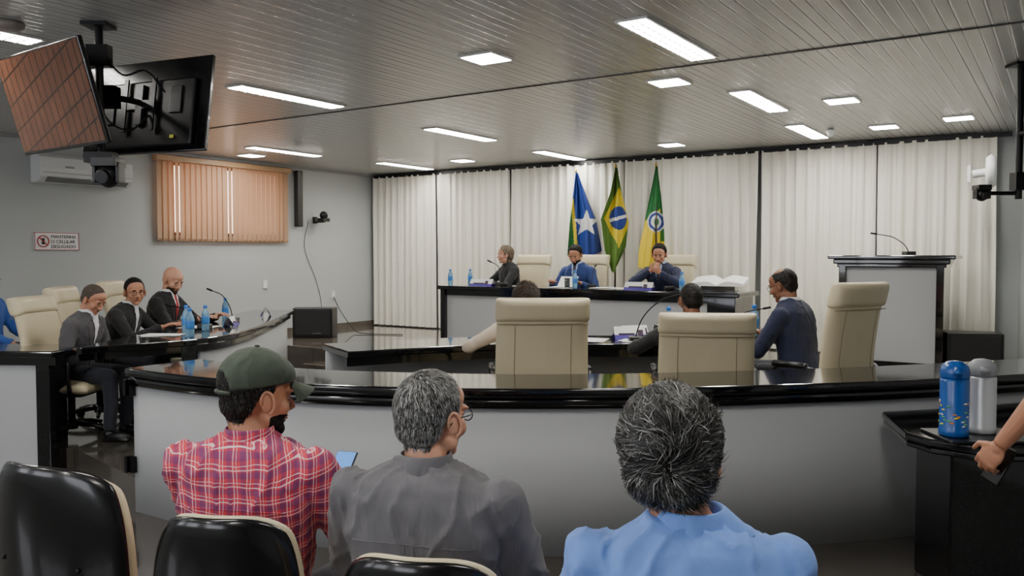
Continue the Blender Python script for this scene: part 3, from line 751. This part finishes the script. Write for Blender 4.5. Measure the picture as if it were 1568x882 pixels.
def strands(bm,count,length,cols,crown=V((.0,-.05,.125)),swirl=.5,messy=.25,width=.0016,lift=.003,down=.3,tuft=.35):
    bm.normal_update(); vs=[(v.co.copy(),v.normal.copy()) for v in bm.verts]
    if not vs: return None
    vv=[];ff=[];cc=[]
    for i in range(count):
        p,n=random.choice(vs)
        t=(p-crown); t=t-n*t.dot(n); t=t.normalized()
        q3=p*28
        t=t+n.cross(t)*swirl*math.exp(-((p-crown).length/.06)**2)+V((0,0,-down))+V((random.gauss(0,messy),random.gauss(0,messy),random.gauss(0,messy)))
        t=t+V((noise.noise(q3),noise.noise(q3+V((9,0,0))),noise.noise(q3+V((0,9,0)))))*tuft*2
        t=t-n*t.dot(n)
        if t.length<1e-4: continue
        t=t.normalized(); w=n.cross(t); l=length*random.uniform(.6,1.3); b0=len(vv); k=5
        li=lift*random.uniform(0,1.6); sw=random.gauss(0,.12)
        for j in range(k+1):
            s=l*j/k; q=p-n*.001+t*s+w*(sw*s*j/k)-n*(s*s/.19)+n*(li*math.sin(min(1,j/k*1.2)*pi*.6)); ww=width*(1-.85*(j/k)**2)
            vv.append(q-w*ww); vv.append(q+w*ww)
        c=random.choices([c for c,_ in cols],[g for _,g in cols])[0]; r=random.uniform(.75,1.25)
        for j in range(k+1): cc+= [(c[0]*r,c[1]*r,c[2]*r,1)]*2
        for j in range(k): a=b0+2*j; ff.append((a,a+1,a+3,a+2))
    me=bpy.data.meshes.new('hair_strands'); me.from_pydata(vv,[],ff)
    at=me.color_attributes.new('Col','FLOAT_COLOR','POINT')
    for i,c in enumerate(cc): at.data[i].color=c
    me.materials.append(HAIRM)
    return me
def ik(S,T,a,b2,pole):
    d=T-S; Ln=min(d.length,(a+b2)*.995); d=d.normalized(); T=S+d*Ln
    x=(a*a-b2*b2+Ln*Ln)/(2*Ln); h=math.sqrt(max(0,a*a-x*x)); q=(pole-d*pole.dot(d)).normalized()
    return S+d*x+q*h,T
def hand(bm,W,d,n,side,curl=.5):
    d=d.normalized(); n=(n-d*n.dot(d)).normalized(); ac=d.cross(n)
    R=Matrix((ac,d,n)).transposed()
    ico(bm,W+d*.048,(.040,.050,.015),R); ico(bm,W+d*.015,(.027,.03,.018),R); ico(bm,W+d*.075,(.039,.022,.013),R)
    for k,(off,ln,r) in enumerate(((.030,.070,.0088),(.010,.078,.0092),(-.011,.073,.0088),(-.031,.058,.0078))):
        p=W+d*(.082-.006*abs(k-1))+ac*off*side; ang=0; P=[p]
        for q,fr in enumerate((.45,.32,.26)):
            ang+=curl*(.55 if q==0 else .75); dr=(d+ac*off*side*2.2).normalized()
            p=p+(dr*math.cos(ang)+n*math.sin(ang))*ln*fr*1.05; P.append(p)
        tube(bm,P,[r,r*.98,r*.9,r*.8],8,round_ends=True)
        for q in P[1:3]: ico(bm,q,r,sub=2)
    p=W+d*.028+ac*.028*side; q=p+(d*.6+ac*.75*side+n*.25).normalized()*.040; e_=q+(d*.9+ac*.25*side+n*.35).normalized()*.032
    tube(bm,[p,q,e_],[.0125,.0105,.0085],8,round_ends=True); ico(bm,q,.0105,sub=2)
dark=[((.008,.007,.006),4),((.02,.016,.013),2)]
def person(name,x,y,hd,fl,top,pants,skn,lean=5,hunch=.0,hh=None,hp=0,hr=0,hands=None,sleeve='long',jacket=None,tie=None,hair='short',hairm=None,hth=.008,
           strand=None,glasses=False,beard=None,scale=1,vox=.013,hvox=.006,stand=False,wide=1.,wr=.004,curl=.5,collar=None,cap=None,belly=0,neckf=.03,poles=None,palm=None,legs=None,headx=0,seams=None,hs=1.,sh=0.):
    e=empty(name,(x,y,fl),hd,scale); hh=hd if hh is None else hh
    if strand is None and hair in('short','receding') : strand=dict(count=1400,length=.014,cols=dark,messy=.35,width=.0013)
    if jacket and not collar: collar=jacket
    hz=.55 if not stand else .95
    ph=rad(lean); P0=V((0,0,hz))
    def tp(x_,y_,h):
        yy=y_+hunch*(max(0,h)/.56)**2
        return P0+V((x_,yy*math.cos(ph)+h*math.sin(ph),h*math.cos(ph)-yy*math.sin(ph)))
    Yd=V((0,math.cos(ph),-math.sin(ph))); Xd=V((1,0,0))
    bm=nb(); R=[]
    for h,a,b2,yo in ((-.13,.165,.12,.0),(-.04,.180,.130+belly*.4,.005),(.06,.172,.125+belly,.012+belly*.5),(.16,.168,.120+belly*.8,.01+belly*.4),(.26,.180,.122,.0),(.35,.192,.126,-.008),(.42+sh*.7,.190,.116,-.015),(.465+sh*.8,.166,.100,-.02),(.495+sh*.6,.128,.084,-.02),(.520+sh*.3,.088,.070,-.015),(.538+sh*.2,.064,.060,-.012)):
        R.append((tp(0,yo,h),Xd,Yd,a*wide,b2))
    loft(bm,R,28,2.4)
    if hands is None: hands=((-.17,.40,.80),(.17,.40,.80))
    arms=[]
    for i,s in enumerate((-1,1)):
        S=tp(s*.182*wide,-.012,.420+sh); T=V(hands[i]); pole=V((s*.55,-.35,-.8)) if not poles else V(poles[i])
        E,W=ik(S,T,.295,.262,pole); arms.append((S,E,W,s))
        ico(bm,S+V((0,0,.0)),(.066,.068,.064)); Z=(E-S)
        if sleeve=='long':
            tube(bm,[S,S+Z*.5,E],[.064,.056,.050],14); ico(bm,E,.050); tube(bm,[E,E.lerp(W,.5),W],[.050,.046,.037],14)
        elif sleeve=='short':
            tube(bm,[S,S+Z*.45,S+Z*.86],[.068,.066,.068],14)
    me=remesh(bm,vox,5)
    bm=nb(); bm.from_mesh(me); bm.normal_update()
    for v in bm.verts:
        p=v.co; q=V((p.x*9,p.y*9,p.z*5)); w1=q+V((noise.noise(q*.7),noise.noise(q*.7+V((5,5,5))),0))*1.2
        k=wr*(noise.noise(w1)+.5*noise.noise(V((p.x*26+5,p.y*26,p.z*16))))
        nn_=noise.noise(w1*1.3+V((7,3,1)))
        if abs(nn_)<.41: k+=wr*1.5*(1-abs(nn_)*2.4)**3
        v.co=p+v.normal*k
    mats=[top]
    if jacket: mats+= [jacket]+([tie] if tie else [])
    iR=Matrix.Rotation(ph,3,'X')
    if jacket:
        for f in bm.faces:
            c=iR@(f.calc_center_median()-P0); h=c.z
            if c.y>.02 and h>.24 and abs(c.x)<(h-.24)*.17 and h<.54:
                f.material_index=1
                if tie and abs(c.x)<.020: f.material_index=2
    if seams or jacket:
        bvh=BVHTree.FromBMesh(bm); sb=nb()
        lines=[(l,-1,.0016) for l in (seams or [])]
        if jacket:
            for s in (-1,1):
                lines.append(([(s*.050,.49),(s*.034,.42),(s*.016,.32),(s*.003,.24),(s*.003,.08)],1,.004))
                lines.append(([(s*.075,.48),(s*.105,.43),(s*.085,.41),(s*.095,.38),(s*.03,.25)],1,.003))
        for line,fb,r_ in lines:
            P=[]
            for q_ in catmull([(a_,b_,0) for a_,b_ in line],6):
                o_=tp(q_.x*wide,fb*.5,q_.y); hit=bvh.ray_cast(o_,Yd*(-fb),1.0)
                if hit[0] is not None: P.append(hit[0]+Yd*fb*.0005)
            if len(P)>2: tube(sb,P,r_,6)
        mk('seams_and_lapels',sb,top,e)
    mk('upper_clothing',bm,mats,e)
    # lower body
    bm=nb()
    if stand:
        ico(bm,(0,0,hz-.03),(.17*wide,.125,.13))
        for s in (-1,1): tube(bm,[(s*.09,0,hz-.03),(s*.10,.01,.52),(s*.11,-.01,.10)],[.088,.062,.05],14); ico(bm,(s*.1,.01,.52),.062)
        feet=[(s*.11,.06,.045) for s in (-1,1)]
    else:
        lx=.12 if legs is None else legs
        ico(bm,(0,.01,hz-.02),(.175*wide,.14,.10))
        for s in (-1,1): tube(bm,[(s*.085,.03,hz-.01),(s*lx,.40,.535)],[.086,.066],14); ico(bm,(s*lx,.41,.53),.066); tube(bm,[(s*lx,.41,.53),(s*lx,.42,.3),(s*lx,.40,.09)],[.064,.058,.048],14)
        feet=[(s*lx,.46,.045) for s in (-1,1)]
    me=remesh(bm,.016,4); mk('trousers',me,pants,e)
    bm=nb()
    for f in feet: ico(bm,f,(.045,.125,.04)); box(bm,(f[0],f[1]-.0,.012),(.075,.22,.02)); ico(bm,(f[0],f[1]-.07,.06),(.04,.05,.05))
    me=remesh(bm,.01,3); mk('shoes',me,BLACKP,e)
    # hands
    for S,E,W,s in arms:
        bm=nb(); d=(W-E).normalized(); n=V((0,0,-1)) if not palm else V(palm[0 if s<0 else 1])
        if abs(n.normalized().dot(d))>.9: n=V((-s,0.3,0))
        if sleeve!='long':
            Z=E-S; tube(bm,[S+Z*.55,E],[.044,.040],12); ico(bm,E,.041); tube(bm,[E,E.lerp(W,.35),W],[.041,.040,.026],12)
        else: tube(bm,[W-d*.03,W+d*.01],[.027,.026],12)
        hand(bm,W+d*.002,d,n,s,curl); me=remesh(bm,.0042 if hvox>.0045 else .0038,1); mk('arm_and_hand' if sleeve!='long' else 'hand',me,skn,e)
    # head
    Nb=tp(0,-.012,.50); rh=rad(hh-hd)
    HC=tp(headx,neckf,.53)+V((0,.0,.115*hs))
    H=Matrix.Translation(HC)@(Matrix.Rotation(-rh,4,'Z')@Matrix.Rotation(-rad(hp),4,'X')@Matrix.Rotation(rad(hr),4,'Y'))@Matrix.Scale(hs,4)
    me=headmesh(H.inverted()@Nb,hvox)
    def put(nm,b2,m_,**k):
        if isinstance(b2,bmesh.types.BMesh):
            bmesh.ops.transform(b2,matrix=H,verts=b2.verts[:])
        else: b2.transform(H)
        return mk(nm,b2,m_,e,**k)
    def hw(p): return sstep(0,.008,p.z-pl(p.y,HLINE)+.004*noise.noise(p*120))*(1 if p.z>-.1 else 0)
    if hair!='bald' and hair is not None:
        def th(p):
            k=hth
            if hair=='curly': k+=.012
            if hair=='full': k+=.006*sstep(0,.1,p.z)+.003
            return k*(.45+.55*sstep(0,.035,p.z-pl(p.y,HLINE)))
        hwf=hw
        if hair=='bob':
            def hwf(p): return max(hw(p), (sstep(0,.012,-p.y)*sstep(-.115,-.10,p.z)) if p.z<.03 else 0)
        if hair=='receding':
            def hwf(p): return hw(p)*(1-sstep(.085,.10,p.z)*sstep(-.07,-.03,p.y))
        if cap:
            def hwf(p): return hw(p)*(1-sstep(.03,.05,p.z)) if p.y>-.07 else hw(p)
        hb=shell(me,hwf,th if not cap else .006,nz=(.012 if hair=='curly' else .003),ns=(45 if hair=='curly' else 60))
        if strand:
            sb=shell(me,hwf,th if not cap else .006); dl=[v for v in sb.verts if hwf(v.co)<.4]; bmesh.ops.delete(sb,geom=dl,context='VERTS')
            sm=strands(sb,**strand); sb.free()
            if sm: put('hair_strands',sm,HAIRM,smooth=True)
        put('hair',hb,hairm or HBLK)
    if beard:
        def bw(p):
            w=sstep(.0,.012,-.040-p.z-.25*max(0,.05-p.y))*sstep(.0,.02,p.y-.005)*sstep(-.125,-.115,p.z)
            if (p.x/.028)**2+((p.z+.060)/.013)**2<1 and p.y>.07: w=0
            return w
        bb=shell(me,bw,.0025,nz=.0015,ns=120); put('beard',bb,beard)
    if cap:
        def cw(p):
            w=sstep(0,.006,p.z-(.030+.15*max(-.1,min(.1,p.y+.02))))
            if p.y<-.06 and (p.x/.04)**2+((p.z-.02)/.045)**2<1: w=0
            return w
        cb=shell(me,cw,lambda p:.013+.010*sstep(.03,.12,p.z),base=.002); put('cap_crown',cb,cap)
        bm=nb()
        def br(u,v):
            a=u*1.05; r0=.074; xx=math.sin(a)*r0*(1+.05*v); yy=.052+math.cos(a)*.042+v*.082*(math.cos(a*1.2)); zz=.047-.022*v-.030*u*u*(.4+v)
            return V((xx,yy,zz)),V((0,0,1))
        cushion(bm,br,14,6,.005,20,edge=1); put('cap_brim',bm,cap,sub=1)
        bm=nb(); ico(bm,(0,-.014,.1445),(.008,.008,.004),sub=2); tube(bm,[(math.sin(a)*.079,-.014-.104*math.cos(a),.012) for a in [rad(q) for q in range(-35,36,7)]],.006,6); put('cap_strap_and_button',bm,cap)
    put('head',me,skn)
    put('ears',ears(),skn)
    bm=nb()
    for s in (-1,1): ico(bm,(s*.031,.0745,.003),.0120,sub=2)
    put('eyes',bm,EYEW)
    bm=nb()
    for s in (-1,1): ico(bm,(s*.031,.0842,.002),(.0062,.0035,.006),sub=2)
    put('irises',bm,EYED)
    bm=nb()
    for s in (-1,1): ico(bm,(s*.031,.0752,.0065),(.0145,.0125,.0095),sub=2)
    put('eyelids',bm,skn)
    bm=nb()
    for s in (-1,1): tube(bm,[(s*.014,.095,.020),(s*.03,.097,.026),(s*.048,.085,.021)],[.003,.004,.002],6)
    put('eyebrows',bm,hairm if hairm else HBLK)
    bm=nb(); ico(bm,(0,.090,-.056),(.021,.006,.0045),sub=2); ico(bm,(0,.090,-.064),(.018,.007,.005),sub=2); put('lips',bm,LIP)
    if glasses:
        bm=nb()
        for s in (-1,1):
            tube(bm,[(s*.033+.023*math.cos(a),.103-.004*abs(math.cos(a)),.0+.017*math.sin(a)) for a in [rad(q) for q in range(0,361,24)]],.0016,6)
            tube(bm,[(s*.056,.100,.006),(s*.078,.06,.006),(s*.083,.0,.004),(s*.082,-.018,-.01)],.0016,6)
        tube(bm,[(-.010,.104,.004),(0,.107,.007),(.010,.104,.004)],.0016,6)
        put('glasses',bm,BLACKM)
    if collar:
        bm=nb(); Cc=tp(0,-.014,.520+sh*.35); n=40; rows=[]
        flare=collar[1] if isinstance(collar,tuple) else 0; cm=collar[0] if isinstance(collar,tuple) else collar
        for i in range(n+1):
            a=rad(-158+316*i/n)+pi
            dirv=V((math.sin(a),math.cos(a),0)); fr=abs(i/n*2-1)
            fl_=flare*sstep(.25,.5,1-i/n*2)*(1-sstep(.62,.9,1-i/n*2))
            rows.append([bm.verts.new(Cc+dirv*r_+V((0,-.006,z_))+dirv*fl_*k_+V((0,0,fl_*kz))) for r_,z_,k_,kz in ((.060,-.01,0,0),(.061,.022,0,0),(.063,.034,.1,.05),(.067,.034,.2,.05),(.074,.008-.012*fr,.9,.25),(.083,-.022-.02*fr,1.8,.45),(.080,-.024-.02*fr,1.7,.42),(.066,.010,.1,0))])
        for i in range(n):
            for k in range(8): bm.faces.new((rows[i][k],rows[i][(k+1)%8],rows[i+1][(k+1)%8],rows[i+1][k]))
        bm.faces.new(rows[0]); bm.faces.new(rows[-1][::-1]); mk('shirt_collar',bm,cm,e,sub=1)
        if jacket:  # jacket collar wrapping the shirt collar
            bm=nb(); rows=[]
            for i in range(n+1):
                a=rad(-150+300*i/n)+pi; dirv=V((math.sin(a),math.cos(a),0)); fr=abs(i/n*2-1)
                rows.append([bm.verts.new(Cc+dirv*r_+V((0,-.006,z_-.03*fr*fr))) for r_,z_ in ((.070,-.02),(.074,.012),(.080,.014),(.094,-.020),(.100,-.038),(.084,-.034))])
            for i in range(n):
                for k in range(6): bm.faces.new((rows[i][k],rows[i][(k+1)%6],rows[i+1][(k+1)%6],rows[i+1][k]))
            bm.faces.new(rows[0]); bm.faces.new(rows[-1][::-1]); mk('jacket_collar',bm,top,e,sub=1)
    return e

def fabric(n,c,r=.85,var=.1,b_=.15,fold=.4): return M(n,c,rough=r,var=var,vs=30,bump=b_,bs=450,sheen=.1,fold=fold)
PLAID=fabric('plaid_shirt',(190,60,75))
N,L,b=nodes(PLAID); tc=N.new('ShaderNodeTexCoord'); sp=N.new('ShaderNodeSeparateXYZ'); L.new(tc.outputs['Object'],sp.inputs[0])
nz=N.new('ShaderNodeTexNoise'); nz.inputs['Scale'].default_value=6; L.new(tc.outputs['Object'],nz.inputs['Vector'])
wob=mathn(N,L,'MULTIPLY',nz.outputs['Fac'],.03)
cx=mathn(N,L,'ADD',mathn(N,L,'ADD',sp.outputs[0],mathn(N,L,'MULTIPLY',sp.outputs[1],.6)),wob); cz=mathn(N,L,'ADD',mathn(N,L,'SUBTRACT',sp.outputs[2],mathn(N,L,'MULTIPLY',sp.outputs[1],.35)),wob)
pc=lin((202,54,72))
navy=lin((60,48,104)); wh=lin((232,214,220))
x1=stripe(N,L,cx,25,0,.36); z1=stripe(N,L,cz,25,0,.36)
c_=mixc(N,L,mathn(N,L,'MULTIPLY',x1,.5),pc,navy); c_=mixc(N,L,mathn(N,L,'MULTIPLY',z1,.5),c_,navy)
for cc_ in (cx,cz):
    for o_,w_ in ((.55,.06),(.30,.04)): c_=mixc(N,L,mathn(N,L,'MULTIPLY',stripe(N,L,cc_,25,o_,w_),.7),c_,wh)
L.new(c_,b.inputs['Base Color'])
GSH=fabric('grey_shirt',(100,99,103)); BSH=fabric('blue_shirt',(114,152,228),fold=.3); JEAN=fabric('dark_trousers',(36,38,48)); BLKC=fabric('black_cloth',(22,22,25)); SUITG=fabric('charcoal_suit',(74,72,76)); SUITN=fabric('navy_suit',(28,36,66)); SUITB=fabric('blue_suit',(40,62,118)); WSH=fabric('white_shirt',(222,224,230)); LBS=fabric('light_blue_shirt',(170,190,225)); TIER=fabric('red_tie',(165,25,38)); TIEG=fabric('dark_tie',(60,55,70)); BEIGE=fabric('beige_blouse',(205,190,170)); CAPM=fabric('olive_cap',(58,68,56),b_=.25)
ROY=fabric('royal_shirt',(50,90,170))
grey=[((.02,.02,.02),1.6),((.08,.08,.08),3),((.25,.25,.245),3.2),((.48,.48,.47),1.5)]
gbuzz=[((.03,.025,.02),2),((.10,.09,.08),2),((.22,.21,.20),1)]
gdark=[((.010,.009,.009),4),((.035,.034,.034),3),((.13,.13,.125),2.6),((.32,.32,.31),1.0)]
blond=[((.18,.13,.085),3),((.08,.06,.045),3),((.34,.28,.2),1)]

YOKE=[(-.15,.345),(-.05,.352),(.05,.352),(.15,.345)]
# front row
person('seated_man_with_cap',-.755,2.34,10,0,PLAID,JEAN,SK1,lean=4,hunch=.02,hh=50,hp=6,sh=.028,hands=((-.06,.40,.78),(.20,.36,.80)),sleeve='short',hair='short',cap=CAPM,beard=HBLK,hvox=.0045,vox=.0085,wr=.006,curl=.9,collar=PLAID,wide=1.06,seams=[YOKE],strand=dict(count=900,length=.014,cols=dark,width=.001,messy=.3))
person('seated_man_grey_shirt',-.225,2.12,14,0,GSH,JEAN,SK2,lean=2,hunch=.02,hh=38,hp=2,sh=.022,hands=((-.14,.36,.66),(.14,.36,.66)),sleeve='short',hair='short',hairm=HDG,hth=.008,glasses=True,hvox=.0045,vox=.0085,wr=.0065,collar=GSH,wide=1.1,belly=.02,scale=.985,seams=[YOKE,[(.012,.35),(.012,.25),(.014,.1)],[(-.012,.35),(-.012,.25),(-.014,.1)]],strand=dict(count=9000,length=.020,cols=grey,width=.0009,messy=.22,down=.5))
person('seated_man_blue_shirt',.355,1.64,4,0,BSH,JEAN,SK1,lean=3,hunch=.03,hh=16,hp=4,hr=-4,headx=-.03,sh=.025,hands=((-.16,.36,.66),(.16,.36,.66)),sleeve='long',hair='full',hairm=HBLK,hth=.015,hvox=.0045,vox=.0085,wr=.006,collar=(BSH,.03),wide=1.05,scale=.985,hs=1.05,seams=[YOKE,[(.014,.35),(.014,.2),(.016,.1)],[(-.014,.35),(-.014,.2),(-.016,.1)]],strand=dict(count=13000,length=.040,cols=gdark,width=.0011,messy=.32,lift=.010,down=.15,crown=V((.0,-.105,.015)),swirl=.9,tuft=.9))
# phone held by man with cap
bm=nb(); box(bm,(0,0,0),(.075,.15,.009)); ph_=mk('smartphone',bm,BLACKG,smooth=False,bevel=.004,loc=(-.57,2.76,.885),rot=(rad(40),0,rad(-15)))
bm=nb(); box(bm,(0,0,.0052),(.068,.142,.001)); mk('phone_screen',bm,emis('phone_display',(70,130,200),1.0),ph_,smooth=False)

# standing man at right
person('standing_man_black_shirt',2.10,3.0,-30,0,BLKC,BLKC,SK1,lean=0,hh=-10,hands=((-.33,.13,.885),(.30,.05,.84)),poles=((-.5,-1,0),(.5,-1,0)),sleeve='short',stand=True,hair='short',wr=.004,vox=.011,hvox=.006,curl=.9,scale=1.05,wide=1.08,palm=((1,.1,-.2),(-1,.1,-.2)))
bm=nb(); box(bm,(0,0,0),(.012,.07,.145)); mk('smartphone',bm,BLACKG,smooth=False,bevel=.004,loc=(1.77,3.02,.84),rot=(rad(20),rad(14),rad(30)))
# left councillors
person('councillor_charcoal_suit',-3.50,6.62,95,FIN,SUITG,JEAN,SK1,lean=16,hunch=.04,hh=106,hp=30,hair='short',hairm=HBUZ,hth=.002,jacket=WSH,hands=((-.10,.36,.76),(.14,.34,.74)),scale=.95,strand=dict(count=1500,length=.007,cols=gbuzz,messy=.4,width=.0011))
person('councillor_black_suit_glasses',-3.50,7.30,92,FIN,BLKC,JEAN,SK1,lean=17,hunch=.04,hh=140,hp=6,hair='short',hairm=HBLK,jacket=WSH,glasses=True,hands=((-.22,.52,.85),(.20,.55,.85)),scale=.98)
person('councillor_bald_bearded',-3.40,8.02,96,FIN,BLKC,JEAN,SK2,lean=12,hunch=.02,hh=118,hp=25,hair='bald',jacket=WSH,tie=TIER,beard=HBRN,hands=((-.16,.50,.83),(.20,.50,.83)),scale=1.03)
person('seated_man_royal_shirt',-5.06,8.0,95,FIN,ROY,JEAN,SK1,lean=4,hair='short',hands=((-.15,.4,.62),(.15,.4,.62)))
# centre councillors
person('councillor_curly_hair',.11,5.98,-2,FIN,BEIGE,JEAN,SK1,lean=13,hunch=.03,hh=2,hp=14,hair='curly',hairm=HBRN,hands=((-.36,.36,.84),(.25,.38,.84)),poles=((-1,-.3,-.5),(1,-.3,-.5)),hth=.012,scale=.955,strand=dict(count=2500,length=.03,cols=[((.05,.03,.02),3),((.02,.012,.01),3)],messy=1.0,lift=.012,width=.0015))
person('councillor_dark_hair',1.29,5.86,-4,FIN,BLKC,JEAN,SK3,lean=10,hunch=.02,hh=-6,hp=12,hair='short',hth=.008,hands=((-.36,.34,.83),(.22,.38,.83)),poles=((-1,-.3,-.5),(1,-.3,-.5)),strand=dict(count=2000,length=.012,cols=dark,messy=.4,width=.0012),scale=.955)
person('councillor_navy_suit',2.17,6.22,-48,FIN,SUITN,JEAN,SK3,lean=12,hunch=.02,hh=-46,hp=18,hair='receding',hth=.003,glasses=True,jacket=WSH,hands=((-.12,.42,.80),(.18,.42,.80)),scale=1.04,wide=1.1)
# dais
person('woman_in_black',.00,11.22,243,FDA,BLKC,BLKC,SK2,lean=8,hh=258,hp=4,hair='bob',hairm=HBLD,hth=.014,hands=((-.15,.46,.82),(.10,.5,.82)),scale=.97,wide=.95,strand=dict(count=1800,length=.05,cols=blond,messy=.3,width=.002,lift=.006,down=.8))
person('presiding_man_blue_suit',.90,10.68,HD,FDA,SUITB,JEAN,SK1,lean=16,hunch=.02,hh=205,hp=26,hair='short',hth=.012,jacket=LBS,tie=TIEG,beard=HBLK,hands=((-.2,.42,.81),(.22,.40,.81)),scale=.99)
person('presiding_man_navy_suit',1.84,10.08,HD,FDA,SUITN,JEAN,SK1,lean=14,hunch=.02,hh=200,hp=18,hair='short',hth=.014,jacket=LBS,tie=TIEG,hands=((-.09,.34,.95),(.05,.33,.97)),poles=((-1,0,-.6),(1,0,-.6)),palm=((0,-1,.3),(0,-1,.3)),scale=.99,curl=.9)

# ================================================================= world + camera
w=bpy.data.worlds.new('world'); C.scene.world=w; w.use_nodes=True
w.node_tree.nodes['Background'].inputs[0].default_value=(.6,.65,.7,1); w.node_tree.nodes['Background'].inputs[1].default_value=.5
cam=bpy.data.cameras.new('camera'); co=bpy.data.objects.new('camera',cam); COL.objects.link(co)
co.location=(0,0,1.6); co.rotation_euler=(rad(90-2.27),0,0); cam.sensor_width=36; cam.lens=36*1310/1600; cam.clip_start=.05
C.scene.camera=co
